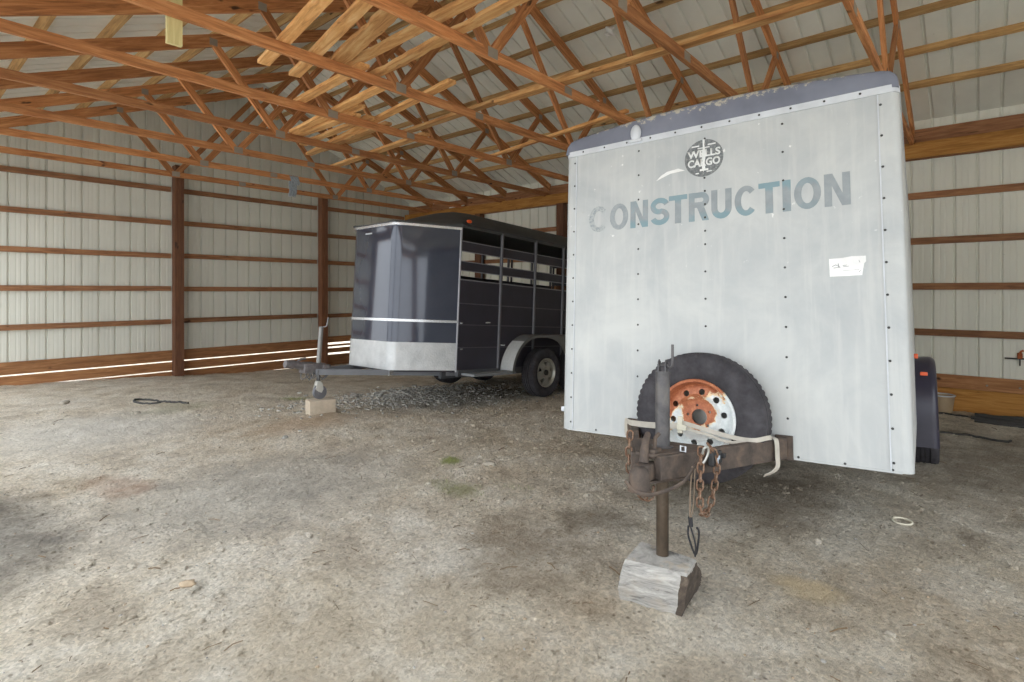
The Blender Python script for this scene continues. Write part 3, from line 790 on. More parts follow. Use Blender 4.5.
tube(bm, [(-.87, .95, .05), (-.86, .952, .09), (-.84, .955, .14), (-.80, .96, .165)], [.022, .02, .016, .013], 10)
tube(bm, [(-.80, .93, .10), (-.79, .93, .15), (-.76, .925, .165)], .009, 8)
box(bm, (-.80, .93, .085), (.09, .04, .04), bev=.006)
finish('coupler_latch', bm, TONGUE, cargo, smooth=50)
bm = new_bm()   # rusty flat bar sweeping under the coupler nose
pts = [(-.95, 1.0, -.02), (-.962, .96, -.05), (-.955, .91, -.062), (-.90, .86, -.055), (-.80, .80, -.02), (-.72, .775, .045), (-.70, .77, .075)]
tube(bm, smooth_path(pts, 4), .010, 8, flat=.5); finish('chain_bar', bm, TONGUE, cargo, smooth=60)
bm = new_bm(); tube(bm, [(-.715+.0, .83+.016*math.cos(a), .105+.016*math.sin(a)) for a in [2*PI*i/4+PI/4 for i in range(4)]], .0045, 6, True); finish('white_shackle', bm, TRIMW, cargo)
bm = new_bm(); box(bm, (-.56, .735, .055), (.13, .03, .06), bev=.008); box(bm, (-.50, .72, .06), (.03, .03, .02), bev=.003)
cn = finish('wiring_plug', bm, plain('black plastic', srgb(40, 40, 42), .5), cargo)
bm = new_bm(); box(bm, (-.575, .718, .06), (.05, .004, .016)); box(bm, (-.585, .717, .045), (.02, .004, .035)); finish('plug_face', bm, plain('pale blue plastic', srgb(196, 210, 226), .4), cn)
JX, JY = -.65, .95
jack = finish('tongue_jack', (lambda b: (cyl(b, (JX, JY, .02), (JX, JY, .435), .0335, n=24), cyl(b, (JX, JY, .43), (JX, JY, .442), .036, n=24), cyl(b, (JX, JY, .07), (JX, JY, .095), .05, n=24), b)[-1])(new_bm()), JACKM, cargo, smooth=40)
bm = new_bm(); cyl(bm, (JX, JY, -.398), (JX, JY, .06), .0285, n=24); finish('inner_leg', bm, JACKB, jack, smooth=40)
bm = new_bm()
for dy in (-.017, .017): prism(bm, [(-.014, 0), (.014, 0), (.012, .045), (.0, .058), (-.012, .045)], dy-.003, dy+.003, Matrix.Translation((JX, JY, .44)) @ Matrix(((1, 0, 0, 0), (0, 0, 1, 0), (0, 1, 0, 0), (0, 0, 0, 1))))
cyl(bm, (JX, JY-.03, .47), (JX, JY+.025, .47), .006, n=10)
tube(bm, [(JX, JY-.02, .47), (JX, JY-.036, .462), (JX, JY-.046, .47), (JX, JY-.048, .50), (JX, JY-.048, .57)], .0065, 10)
finish('crank_handle', bm, JACKM, jack, smooth=50)

# weathered block under the jack
bp = [(2.20, 1.245), (2.445, 1.295), (2.555, 1.03), (2.30, .975)]
gz = .045
bm = new_bm()
lo = [(2.235, 1.255, gz), (2.58, 1.30, gz), (2.63, 1.035, gz), (2.275, .985, gz)]
m1 = [(2.205, 1.245, gz+.10), (2.50, 1.29, gz+.10), (2.55, 1.0, gz+.10), (2.272, .966, gz+.10)]
m2 = [(2.196, 1.232, .238), (2.46, 1.27, .24), (2.465, .975, .24), (2.283, .952, .238)]
hi = [(2.225, 1.222, .285), (2.43, 1.25, .285), (2.44, .980, .28), (2.305, .965, .272)]
loft(bm, [lo, m1, m2, hi])
bmesh.ops.subdivide_edges(bm, edges=bm.edges[:], cuts=9, use_grid_fill=True)
for v in bm.verts:
    q = v.co.copy(); k = .006*noise.noise(q*9)+.004*noise.noise(V((q.x*60, q.y*14, q.z*70)))
    if v.co.z < .27 and v.co.z > .06: v.co += V((.3, -1, 0)).normalized()*k+V((1, 0, 0))*k
    elif v.co.z >= .27: v.co.z += -abs(k)*.5
def block_mat():
    w = NT('weathered grey timber block'); v = w.coord((3, 3, 16)); g = w.noise(v, 3, 7, .7, .8)
    d = w.noise(w.coord(), 5, 5, .6)
    c = w.ramp(g, [(.30, srgb(88, 85, 82)), (.44, srgb(144, 141, 137)), (.68, srgb(182, 178, 172))])
    k = w.ramp(d, [(.50, (0, 0, 0)), (.64, (1, 1, 1))])
    ge = w.n('ShaderNodeNewGeometry'); sx = w.n('ShaderNodeSeparateXYZ'); w.l(ge.outputs['Normal'], sx.inputs[0])
    upm = w.ramp(sx.outputs[2], [(.5, (.25, .25, .25)), (.8, (1, 1, 1))])
    c = w.mix(w.math('MULTIPLY', w.math('MULTIPLY', k, upm), .75), c, srgb(188, 164, 132))
    w.bump(g, .6, .012)
    return w.fin(c, .9)
for f in bm.faces:
    c_ = f.calc_center_median()
    if f.calc_center_median().z < .262 and (c_.y-.98) < .19*(c_.x-2.28)+.012: f.material_index = 1  # end-grain side: dark brown wood with its shadow painted in
tag(finish('wood_block', bm, [block_mat(), rusty('dark shaded end grain', srgb(48, 42, 38), srgb(72, 62, 54), srgb(104, 92, 80), 20, .95, 0.)], smooth=40), 'weathered grey wooden block under the white trailer jack', 'block')

# strap, chains and cable on the tongue (positions in trailer coordinates)
def ribbon(bm, pts, w, up, t=.003):
    pts = [V(p) for p in pts]; R = []
    for i, p in enumerate(pts):
        d = (pts[min(i+1, len(pts)-1)]-pts[max(i-1, 0)]).normalized(); u = V(up[i] if isinstance(up, list) else up)
        u = (u-d*u.dot(d)).normalized(); n = d.cross(u)
        R.append([p+u*w/2+n*t/2, p-u*w/2+n*t/2, p-u*w/2-n*t/2, p+u*w/2-n*t/2])
    loft(bm, R)
STRAPM = plain('dirty white webbing', srgb(182, 176, 166), .8, 0, .12, 20)
strap = thing('tie_down_strap', 'dirty white tie-down strap holding the spare wheel to the trailer tongue', 'strap', TW)
bm = new_bm(); ribbon(bm, smooth_path([(-.10, 1.385, .02), (-.13, 1.375, .113), (-.20, 1.31, .118), (-.265, 1.15, .128), (-.265, 1.0, .142)]), .032, (0, .3, 1)); finish('webbing', bm, STRAPM, strap)
bm = new_bm(); ribbon(bm, smooth_path([(-.262, .995, .160), (-.262, .90, .142), (-.255, .80, .122), (-.252, .70, .108), (-.25, .63, .110), (-.20, .588, .120), (-.14, .58, .117), (-.12, .59, .114)]), .022, (.2, .3, 1)); finish('webbing', bm, STRAPM, strap)
bm = new_bm(); ribbon(bm, smooth_path([(-.268, .97, .130), (-.265, .86, .112), (-.262, .76, .088), (-.255, .68, .098), (-.245, .62, .108), (-.20, .59, .118)]), .014, (.2, .2, 1)); finish('webbing', bm, STRAPM, strap)
bm = new_bm(); ribbon(bm, smooth_path([(-.115, .60, .116), (-.128, .570, .115), (-.136, .556, .098), (-.138, .553, .03), (-.141, .552, -.02), (-.16, .572, -.048), (-.19, .605, -.066)]), .032, [(.91, -.40, 0)]*37); finish('strap_end', bm, STRAPM, strap)
bm = new_bm(); box(bm, (-.272, 1.0, .148), (.012, .026, .088), bev=.004); box(bm, (-.28, .99, .135), (.008, .05, .03), bev=.003); finish('buckle', bm, plain('pale buckle', srgb(200, 196, 180), .5), strap)
# chain links
lk = new_bm()
def link_pts(L, W_):
    P = []
    for i in range(8): a = -PI/2+PI*i/7; P.append(V((L/2-W_/2+W_/2*math.cos(a), W_/2*math.sin(a), 0)))
    for i in range(8): a = PI/2+PI*i/7; P.append(V((-L/2+W_/2+W_/2*math.cos(a), W_/2*math.sin(a), 0)))
    return P
tube(lk, link_pts(.046, .026), .0042, 7, True)
lkm = bpy.data.meshes.new('chain_link'); lk.to_mesh(lkm); lk.free(); lkm.materials.append(CHAINM); smooth_by(lkm, 60)
def chain(label, pts, mtx=TW):
    t = thing('safety_chain', label, 'chain', mtx, 'rusty safety chains')
    P = smooth_path(pts, 12); pitch = .036; acc = 0; last = P[0]; k = 0; q = [P[0]]
    for p in P[1:]:
        while (p-last).length >= pitch:
            last = last+(p-last).normalized()*pitch; q.append(last.copy())
    for a, b in zip(q, q[1:]):
        o = bpy.data.objects.new('chain_link', lkm); COL.objects.link(o); o.parent = t
        o.matrix_local = frame_at(a, b, (.3, 1, .1)) @ Matrix.Rotation(PI/4+PI/2*(k % 2), 4, 'X'); k += 1
    return t
c1 = chain('rusty safety chain looping below the tongue rail beside the jack leg', [(-.70, .755, .118), (-.735, .745, .06), (-.745, .745, -.02), (-.75, .745, -.09), (-.735, .745, -.15), (-.68, .74, -.168), (-.625, .735, -.13), (-.60, .725, -.05), (-.60, .715, .04), (-.62, .735, .115), (-.66, .755, .13)])
chain('rusty safety chain hanging beside the coupler nose', [(-.80, 1.045, .165), (-.825, 1.04, .10), (-.825, 1.04, .02), (-.82, 1.02, -.06), (-.80, .99, -.115), (-.765, .965, -.128), (-.745, .955, -.09), (-.75, .955, -.05)])
bm = new_bm()
tube(bm, smooth_path([(-.742, .735, .10), (-.750, .725, .125), (-.742, .715, .132), (-.734, .712, .11), (-.74, .722, .078), (-.748, .732, .062)]), .0055, 10)
finish('chain_hook', bm, ZINC, c1, smooth=60)
cb = thing('breakaway_cable', 'thin cable with black end clip dangling beside the jack leg', 'cable', TW)
bm = new_bm(); tube(bm, smooth_path([(-.74, .78, .04), (-.745, .785, -.03), (-.75, .787, -.10), (-.748, .788, -.17), (-.745, .788, -.21)]), .004, 8)
tube(bm, smooth_path([(-.735, .77, .03), (-.74, .772, -.05), (-.742, .775, -.12), (-.746, .785, -.19)]), .003, 8)
finish('cord', bm, plain('cable sheath', srgb(120, 104, 88), .6), cb, smooth=60)
bm = new_bm(); cyl(bm, (-.746, .788, -.175), (-.742, .786, -.215), .010, .009, 12)
tube(bm, [V(p) for p in smooth_path([(-.742, .797, -.215), (-.735, .80, -.26), (-.722, .782, -.325), (-.715, .774, -.335), (-.718, .765, -.30), (-.732, .755, -.235), (-.74, .762, -.215)])], .0045, 8)
tube(bm, smooth_path([(-.735, .79, -.22), (-.728, .772, -.29), (-.72, .776, -.345)]), .004, 8)
finish('clip', bm, plain('dark clip steel', srgb(58, 58, 62), .45, .5), cb, smooth=60)

# ------------------------------------------------------------------ dark horse trailer
TH = Matrix.Translation((4.685, 4.903, .521)) @ Euler((-.011, .065, -.016), 'XYZ').to_matrix().to_4x4()
horse = thing('stock_trailer', 'slate grey slat-sided stock trailer with rounded nose, jacked up on a concrete block', 'trailer', TH)
WH_, LH, HH = 1.70, 4.1, 1.762
def slate_gloss():
    w = NT('glossy slate paint'); g = w.noise(w.coord(), 2, 5)
    w.b.inputs['Coat Weight'].default_value = .6; w.b.inputs['Coat Roughness'].default_value = .04
    return w.fin(w.ramp(g, [(.3, srgb(58, 63, 78)), (.7, srgb(66, 71, 86))]), .09, .25)
GLOSS = slate_gloss()
DARKSIDE = plain('dark charcoal side paint', srgb(52, 50, 60), .5, 0, .14, 4)
EDGEM = plain('light grey edge angle', srgb(150, 150, 156), .4, .3)
POSTM = plain('grey side post', srgb(96, 96, 102), .4, .2)
TARP = plain('charcoal roof cover', srgb(66, 68, 68), .75, 0, .14, 5)
CHROME = plain('bright aluminium trim', srgb(214, 216, 220), .22, .8, .05)
def tread_plate():
    w = NT('aluminium tread plate'); v = w.coord((1, 1, 1))
    ch = w.n('ShaderNodeTexChecker'); w.l(v, ch.inputs['Vector']); ch.inputs['Scale'].default_value = 55
    vo = w.n('ShaderNodeTexVoronoi'); w.l(v, vo.inputs['Vector']); vo.inputs['Scale'].default_value = 45
    w.bump(vo.outputs['Distance'], .5, .004)
    g = w.noise(v, 5, 5)
    return w.fin(w.ramp(g, [(.3, srgb(184, 187, 190)), (.7, srgb(212, 214, 216))]), .38, .4)
TREAD = tread_plate()
def nose_path(ins=0., r=.13):
    """plan outline of the nose: side corner, two rounded bends, far corner"""
    A = [V((0, 0)), V((-.70, .405)), V((-.70, 1.295)), V((0, WH_))]
    P = [A[0]]
    for i in (1, 2):
        p, a, b = A[i], (A[i-1]-A[i]).normalized(), (A[i+1]-A[i]).normalized()
        half = math.acos(max(-1, min(1, a.dot(b))))/2; d = r/math.tan(half); c = p+(a+b).normalized()*(r/math.sin(half))
        s, e = p+a*d-c, p+b*d-c; ang = math.atan2(s.x*e.y-s.y*e.x, s.dot(e))
        for k in range(9):
            t = ang*k/8; P.append(c+V((s.x*math.cos(t)-s.y*math.sin(t), s.x*math.sin(t)+s.y*math.cos(t))))
    P.append(A[3])
    return [(p.x, p.y) for p in P]
NP = nose_path(r=.16)
def off_path(d):
    n = len(NP); out = []
    for i, p in enumerate(NP):
        a = V(NP[max(i-1, 0)]); b = V(NP[min(i+1, n-1)]); t = (b-a).normalized(); nn = V((t.y, -t.x))
        if nn.dot(V(p)-V((.2, .85))) < 0: nn = -nn
        q = V(p)+nn*d; out.append((q.x, q.y))
    return out
def nose_band(z0, z1, d0, d1):
    bm = new_bm(); o_, i_ = off_path(d1), off_path(d0)
    lo_ = [(x, y, z0) for x, y in o_]+[(x, y, z0) for x, y in i_[::-1]]
    loft(bm, [lo_, [(x, y, z1) for x, y, z in lo_]])
    return bm
finish('nose_skin', nose_band(0, HH, -.03, 0), GLOSS, horse, smooth=35)
finish('tread_plate', nose_band(.0, .335, -.002, .006), TREAD, horse, smooth=35)
finish('nose_trim', nose_band(.582, .612, -.002, .016), CHROME, horse, smooth=35)
finish('nose_trim', nose_band(1.742, 1.772, -.002, .022), CHROME, horse, smooth=35)
bm = new_bm(); box(bm, (-.704, .955, 1.672), (.003, .14, .018)); o = finish('nose_decal', bm, plain('pale decal', srgb(200, 204, 210), .5), horse)
bm = new_bm(); prism(bm, [(x, y) for x, y in off_path(-.02)], -.02, .0, Matrix()); finish('nose_floor', bm, DARKSIDE, horse)
for y in (0, WH_):
    bm = new_bm(); cyl(bm, (.0, y, -.02), (.0, y, HH+.02),   .015, n=14); finish('corner_tube', bm, EDGEM, horse, smooth=40)
# sides
XP = [.04, .735, 1.457, 2.139, 2.82, 3.5, LH]
def side(y, s):
    bm = new_bm(); box(bm, (LH/2, y, .563), (LH, .03, 1.126))
    sp_ = finish('side_panel', bm, DARKSIDE, horse)
    for z in (.28, .564, .83):
        bm = new_bm(); box(bm, (LH/2, y+s*.018, z), (LH, .012, .011)); finish('panel_rib', bm, POSTM, sp_)
    for za, zb in ((1.24, 1.355), (1.48, 1.607)):
        bm = new_bm(); box(bm, (LH/2, y, (za+zb)/2), (LH, .026, zb-za), bev=.004)
        sl = finish('side_slat', bm, DARKSIDE, horse)
        bm = new_bm()
        for z in (za, zb): box(bm, (LH/2, y+s*.014, z), (LH, .012, .010))
        finish('slat_edge', bm, EDGEM, sl)
    bm = new_bm(); box(bm, (LH/2, y+s*.014, 1.126), (LH, .012, .014)); finish('panel_edge', bm, EDGEM, horse)
    for x in XP[1:]:
        bm = new_bm(); cyl(bm, (x, y+s*.02, .0), (x, y+s*.02, 1.80), .024, n=12); finish('side_post', bm, POSTM, horse, smooth=40)
    bm = new_bm(); box(bm, (LH/2, y, 1.80), (LH, .04, .05)); finish('top_rail', bm, DARKSIDE, horse)
side(0, -1); side(WH_, 1)
bm = new_bm(); box(bm, (LH/2-.1, WH_/2, .0), (LH-.1, WH_-.05, .05)); finish('floor_deck', bm, DARKSIDE, horse)
bm = new_bm(); box(bm, (LH, WH_/2, .55), (.04, WH_-.06, 1.1), bev=.004); box(bm, (LH, WH_/2, 1.42), (.03, WH_-.06, .10)); box(bm, (LH, WH_/2, 1.75), (.04, WH_-.06, .06))
for y in (.05, WH_/2, WH_-.05): cyl(bm, (LH, y, 1.1), (LH, y, 1.75), .02, n=10)
finish('rear_gate', bm, DARKSIDE, horse)
bm = new_bm()
for y in (.06, WH_-.06): cyl(bm, (2.82, y, .05), (2.82, y, 1.8), .02, n=10)
for z in (.3, .6, .9, 1.1): cyl(bm, (2.82, .06, z), (2.82, WH_-.06, z), .018, n=10)
finish('centre_gate', bm, DARKSIDE, horse)
# latches and small fittings
for i, (x, z) in enumerate(((.50, .60), (.80, .306), (.05, .263), (.03, .584))):
    bm = new_bm(); box(bm, (x, -.03, z), (.09 if i < 2 else .03, .02, .018), bev=.003); finish('latch', bm, CHROME, horse)
bm = new_bm(); bmesh.ops.create_uvsphere(bm, u_segments=14, v_segments=8, radius=1.)
for v in bm.verts: v.co = V((v.co.x*.045, v.co.y*.022, v.co.z*.024))
o = finish('marker_lamp', bm, AMBER, horse, smooth=60); o.location = (.11, -.02, 1.868)
# roof: barrel section over the box, tapering down to the nose trim
def roof_sec(x):
    t = sm((x+.70)/1.25); P = []
    if x < 0:
        k = -x/.70; y0, y1 = .405*k, WH_-.405*k
        y0 = max(0, y0-.012); y1 = min(WH_, y1+.012)
    else: y0, y1 = -.035, WH_+.035
    n = 20; zc = HH+.025+(.345*t); ze = HH+.045+.02*t
    for i in range(n+1):
        u = -1+2*i/n; uu = math.copysign(abs(u)**.85, u); y = (y0+y1)/2+(y1-y0)/2*uu
        z = ze+(zc-ze)*max(0, 1-abs(uu)**2.4)
        if i in (0, n): z = HH+.035
        P.append((x, y, z))
    zb = HH+.012
    return [(x, y0, zb)]+P+[(x, y1, zb)]
bm = new_bm(); loft(bm, [roof_sec(x) for x in (-.715, -.69, -.6, -.45, -.3, -.15, -.02, .0, .1, .25, .4, .55, .7, 1.5, 2.5, LH+.03)])
finish('roof', bm, TARP, horse, smooth=35)
# running gear
bm = new_bm()
for y in (.18, WH_-.18): bar(bm, (-.1, y, -.06), (LH, y, -.06), .06, .10)
bar(bm, (0, -.01, -.035), (LH, -.01, -.035), .05, .075); bar(bm, (0, WH_+.01, -.035), (LH, WH_+.01, -.035), .05, .075)
for x in (.3, 1.0, 2.7, 3.6): bar(bm, (x, .02, -.06), (x, WH_-.02, -.06), .05, .08)
for x in (1.55, 2.36): bar(bm, (x, -.02, -.09), (x, WH_+.02, -.09), .06, .06)
finish('chassis', bm, plain('dark grey chassis', srgb(78, 80, 84), .6), horse)
STEP = plain('grey step', srgb(126, 130, 134), .5)
def hwheel(x, y, s):
    t = tyre('tyre', .345, .20, .215, horse, (x, y, -.079), 150)
    bm = new_bm(); h = s*.1
    lathe(bm, [(.203, h*.8), (.205, h*.98), (.196, h*1.0), (.180, h*.7), (.172, h*.5), (.172, -h*.8), (.203, -h*.8)], None, 48)
    finish('rim', bm, HRIM, t, smooth=40)
    bm = new_bm(); lathe(bm, [(.178, h*.62), (.13, h*.86), (.075, h*.92), (.045, h*.80), (.0001, h*.80), (.0001, h*.58), (.05, h*.58), (.13, h*.64), (.178, h*.42)], None, 48)
    d = finish('wheel_disc', bm, HRIM, t, smooth=35)
    bpy.context.view_layer.update()
    cs = []
    for i in range(5):
        a = 2*PI*i/5+.35
        def f(b, a=a):
            P = [(.085, -.018), (.150, -.040), (.158, 0), (.150, .040), (.085, .018)]
            P = [(x_*math.cos(a)-y_*math.sin(a), x_*math.sin(a)+y_*math.cos(a)) for x_, y_ in P]
            prism(b, P, -.2, .2, Matrix(((1, 0, 0, 0), (0, 0, 1, 0), (0, 1, 0, 0), (0, 0, 0, 1))))
        cs.append(f)
    cut(d, cs)
    bm = new_bm(); cyl(bm, (0, h*.75, 0), (0, h*.98, 0), .042, .038, 20); finish('hub_cap', bm, plain('black hub', srgb(44, 44, 44), .5), t, smooth=40)
HRIM = plain('grey alloy', srgb(170, 168, 160), .4, .5)
for x in (1.545, 2.36):
    hwheel(x, -.125, -1); hwheel(x, WH_+.125, 1)
GUARD = plain('bright guard plate', srgb(206, 208, 208), .45, .2, .08, 30)
def hfender(y0, y1, s):
    bm = new_bm(); zt = .455; r = .50; xc = 1.53; n = 20
    out = [(xc-r*1.22, -.055)]+[(xc-r*.5+ -r*.72*math.sin(a_)+0, -.055+ (zt+.055)*math.sin(PI/2-a_) if False else 0) for a_ in []]
    o_ = []; i_ = []
    for k in range(n+1):
        a = PI-PI/2*k/n; o_.append((1.30+.53*math.cos(a), -.055+.51*math.sin(a)))
    o_ += [(2.60, .455)]
    for k in range(n+1):
        a = PI/2-PI/2*k/n; o_.append((2.60+.53*math.cos(a), -.055+.51*math.sin(a)))
    # outer skin with two wheel openings
    half = []
    for k in range(n+1):
        a = PI-PI/2*k/n; half.append((1.30+.497*math.cos(a), -.055+.470*math.sin(a)))
    half += [(1.50, .415), (1.62, .40), (1.74, .355), (1.84, .285), (1.91, .20), (1.95, .14)]
    arch = [(3.90-x, z) for x, z in half]+half[::-1]
    prism(bm, o_+arch, y0, y0-s*.012, Matrix(((1, 0, 0, 0), (0, 0, 1, 0), (0, 1, 0, 0), (0, 0, 0, 1))))
    for A, B in zip(o_, o_[1:]):
        d = V((B[0]-A[0], B[1]-A[1])); nrm = V((d.y, -d.x)).normalized()*.012
        q = [(A[0], y0, A[1]), (B[0], y0, B[1]), (B[0]+nrm.x, y0, B[1]+nrm.y), (A[0]+nrm.x, y0, A[1]+nrm.y)]
        loft(bm, [q, [(x, y1, z) for x, y, z in q]])
    f = finish('fender', bm, plain('grey fender', srgb(112, 112, 112), .45, 0, .1), horse, smooth=35)
    bm = new_bm(); pr = []
    for k in range(1, 13):
        a = PI-PI/2*k/20; pr.append((1.30+.541*math.cos(a), -.055+.521*math.sin(a)))
    for A, B in zip(pr, pr[1:]):
        q = [(A[0], y0+s*.0, A[1]), (B[0], y0, B[1]), (B[0]+.004, y0, B[1]-.002), (A[0]+.004, y0, A[1]-.002)]
        loft(bm, [q, [(x, y1-(y1-y0)*.08, z) for x, y, z in q]])
    finish('stone_guard', bm, GUARD, f, smooth=35)
    bm = new_bm(); box(bm, (.45, (y0+y1)/2, -.045), (.78, abs(y1-y0), .03), bev=.006); finish('running_step', bm, STEP, horse)
hfender(-.26, -.03, -1); hfender(WH_+.26, WH_+.03, 1)
# tongue
GREYST = plain('grey tongue steel', srgb(120, 122, 128), .55, .2)
for yy in (.12, WH_-.12):
    bm = new_bm(); bar(bm, (-1.42, .85+(yy-.85)*.07, -.020), (.1, yy, -.045), .05, .065); finish('tongue_rail', bm, GREYST, horse)
bm = new_bm()
for yy in (.405, 1.295): prism(bm, [(-.70, 0), (-.62, 0), (-.70, -.07)], yy-.01, yy+.01, Matrix(((1, 0, 0, 0), (0, 0, 1, 0), (0, 1, 0, 0), (0, 0, 0, 1))))
finish('tongue_gusset', bm, CHROME, horse)
bm = new_bm(); cyl(bm, (-1.755, .85, .075), (-1.66, .85, .065), .042, .048, 16); cyl(bm, (-1.66, .85, .065), (-1.45, .85, .03), .036, .06, 14); box(bm, (-1.68, .85, .085), (.09, .05, .05), bev=.012); box(bm, (-1.43, .85, .02), (.26, .13, .11), bev=.01); box(bm, (-1.30, .83, .03), (.09, .16, .06), bev=.01)
tube(bm, [(-1.62, .85, .09), (-1.58, .85, .12), (-1.52, .85, .13)], .014, 8)
finish('coupler', bm, plain('mottled hitch steel', srgb(112, 108, 110), .6, .3, .35, 30), horse, smooth=45)
hj = finish('tongue_jack', (lambda b: (cyl(b, (-1.36, .85, .0), (-1.35, .85, .47), .025, n=18), box(b, (-1.35, .85, -.02), (.15, .15, .03), bev=.004), b)[-1])(new_bm()), plain('grey jack', srgb(138, 138, 136), .45, .4), horse, smooth=40)
bm = new_bm(); cyl(bm, (-1.35, .85, .47), (-1.35, .85, .49), .025, n=14); tube(bm, [(-1.35, .85, .485), (-1.325, .82, .49), (-1.31, .80, .50), (-1.305, .795, .53), (-1.30, .79, .60)], .009, 8); finish('crank_handle', bm, plain('dark grip', srgb(128, 128, 130), .5), hj, smooth=50)
bm = new_bm(); cyl(bm, (-1.35, .85, -.16), (-1.35, .85, .0), .022, n=14); finish('inner_leg', bm, JACKM, hj, smooth=40)
cw = new_bm()
for d in (-.028, .028): prism(cw, [(-.03, .06), (.03, .06), (.05, -.02), (.03, -.06), (.0, -.05), (-.045, -.02)], d-.003, d+.003, Matrix.Translation((-1.345, .85, -.205)) @ Matrix(((1, 0, 0, 0), (0, 0, 1, 0), (0, 1, 0, 0), (0, 0, 0, 1))))
cyl(cw, (-1.35, .85, -.18), (-1.35, .85, -.13), .032, n=14)
finish('caster_fork', cw, plain('pale fork', srgb(196, 194, 188), .45), hj, smooth=40)
bm = new_bm(); cyl(bm, (-1.325, .828, -.26), (-1.325, .872, -.26), .078, n=28); cyl(bm, (-1.325, .822, -.26), (-1.325, .878, -.26), .03, n=14); finish('caster_wheel', bm, plain('grey caster rubber', srgb(108, 108, 114), .7), hj, smooth=40)
bm = new_bm()
for k in range(7):
    a = rnd.uniform(0, 6.28); x, y = -1.38+.09*math.cos(a), .85+.10*math.sin(a)
    tube(bm, smooth_path([(x, y, .0), (x+rnd.uniform(-.05, .05), y-.03, -.06), (x+rnd.uniform(-.08, .08), y, -.11), (x+rnd.uniform(-.06, .08), y+.02, -.03), (x+.1, .85, .0)], 5), .006, 6)
finish('looped_wiring', bm, plain('tangled grey wire', srgb(120, 120, 122), .6, .3, .4, 60), horse, smooth=60)
# spare leg behind: rear landing blocks are hidden; concrete block under the jack
HB_ = V((3.345, 5.735, 0))
cp = TH @ V((-1.315, .85, -.338)); zt_ = cp.z
bm = new_bm()
box(bm, (0, 0, 0), (.29, .19, .19), bev=.006)
bmesh.ops.subdivide_edges(bm, edges=[e for e in bm.edges if e.calc_length() > .05], cuts=4, use_grid_fill=True)
for v in bm.verts: v.co += V((noise.noise(v.co*30), noise.noise(v.co*30+V((5, 0, 0))), .4*noise.noise(v.co*30+V((0, 7, 0)))))*.003
tag(finish('concrete_block', bm, plain('tan concrete', srgb(186, 172, 154), .95, 0, .14, 14, .4), smooth=35, matrix=Matrix.Translation((cp.x-.01, cp.y-.03, zt_-.093)) @ Matrix.Rotation(math.radians(-14), 4, 'Z')), 'tan concrete block under the dark trailer jack wheel', 'block')

# ------------------------------------------------------------------ things on the ground
def on(x, y, dz=0.): return V((x, y, ground_z(x, y)+dz))
HOSE = plain('black hose', srgb(52, 50, 48), .6)
def cord(name, pts, r, lab, cat, mat=HOSE, flat=1.):
    P = smooth_path([(x, y, 0) for x, y in pts], 8); bm = new_bm()
    tube(bm, [on(p.x, p.y, r*.7) for p in P], r, 8, flat=flat)
    return tag(finish(name, bm, mat, smooth=60), lab, cat)
cord('rubber_cord', [(2.45, 8.06), (2.33, 8.12), (2.24, 8.36), (2.31, 8.52), (2.44, 8.42), (2.50, 8.12), (2.55, 7.95), (2.62, 7.86), (2.66, 7.74)], .014, 'black looped rubber cord lying on the dirt near the gable wall', 'cord')
cord('ground_hose', [(7.0, .52), (7.35, .36), (7.42, .15), (7.40, -.05), (7.36, -.20), (7.44, -.24)], .012, 'thin black hose on the dirt beside the white trailer fender', 'hose')
cord('ground_hose', [(8.75, .50), (8.72, .36), (8.68, .18), (8.66, .02)], .012, 'thin black hose running from the pail to the strap bundle', 'hose')
bd = thing('strap_bundle', 'bundle of black rubber strips on the dirt by the side wall', 'bundle', (8.55, -.3, 0))
for k in range(7):
    y0 = .03+rnd.uniform(-.05, .06); x0 = 8.42+.05*k; bm = new_bm()
    P = smooth_path([(x0+.02*math.sin(k), y0, 0), (x0-.02, -.3, 0), (x0+.03*math.cos(k), -.75, 0), (x0-.03, -1.2, 0)], 6)
    tube(bm, [V((p.x-8.55, p.y+.3, ground_z(p.x, p.y)+.018+.020*(k % 3)+.006*math.sin(p.y*7+k))) for p in P], .022, 8, flat=.6)
    finish('rubber_strip', bm, HOSE, bd, smooth=60)
pl = thing('pail', 'tan pail with a white rim by the side wall', 'pail', on(8.86, .36))
bm = new_bm(); lathe(bm, [(.0001, .005), (.10, .005), (.13, .235), (.125, .235), (.096, .012), (.0001, .012)], Matrix.Rotation(PI/2, 4, 'X'), 28, False); finish('body', bm, plain('tan plastic', srgb(168, 146, 118), .6), pl, smooth=40)
bm = new_bm(); tube(bm, [(.131*math.cos(2*PI*i/28), .131*math.sin(2*PI*i/28), .236) for i in range(28)], .008, 8, True); finish('rim', bm, TRIMW, pl, smooth=60)
tl = thing('wall_clamp', 'rusty clamp with a dark rod hung low on the side wall', 'tool', (X_WALL-.03, -.38, .70))
bm = new_bm(); box(bm, (0, 0, 0), (.04, .05, .08), bev=.01); tube(bm, [(0, 0, .03), (-.02, -.01, .06), (0, -.03, .07)], .012, 8); finish('jaw', bm, rusty('orange rust', srgb(120, 60, 30), srgb(170, 90, 50), srgb(190, 120, 80), 30), tl, smooth=40)
bm = new_bm(); cyl(bm, (-.01, .14, -.035), (-.01, -.12, -.03), .010, n=10); cyl(bm, (0, 0, -.03), (0, 0, -.12), .006, n=8); finish('rod', bm, HOSE, tl, smooth=40)
bm = new_bm(); tube(bm, [V((4.12+.055*math.cos(a), .36+.05*math.sin(a), ground_z(4.12, .36)+.010)) for a in [2*PI*i/24 for i in range(24)]], .006, 8, True)
tag(finish('plastic_ring', bm, plain('pale plastic ring', srgb(214, 208, 190), .5), smooth=60), 'small pale plastic ring on the dirt in front of the white trailer', 'ring')
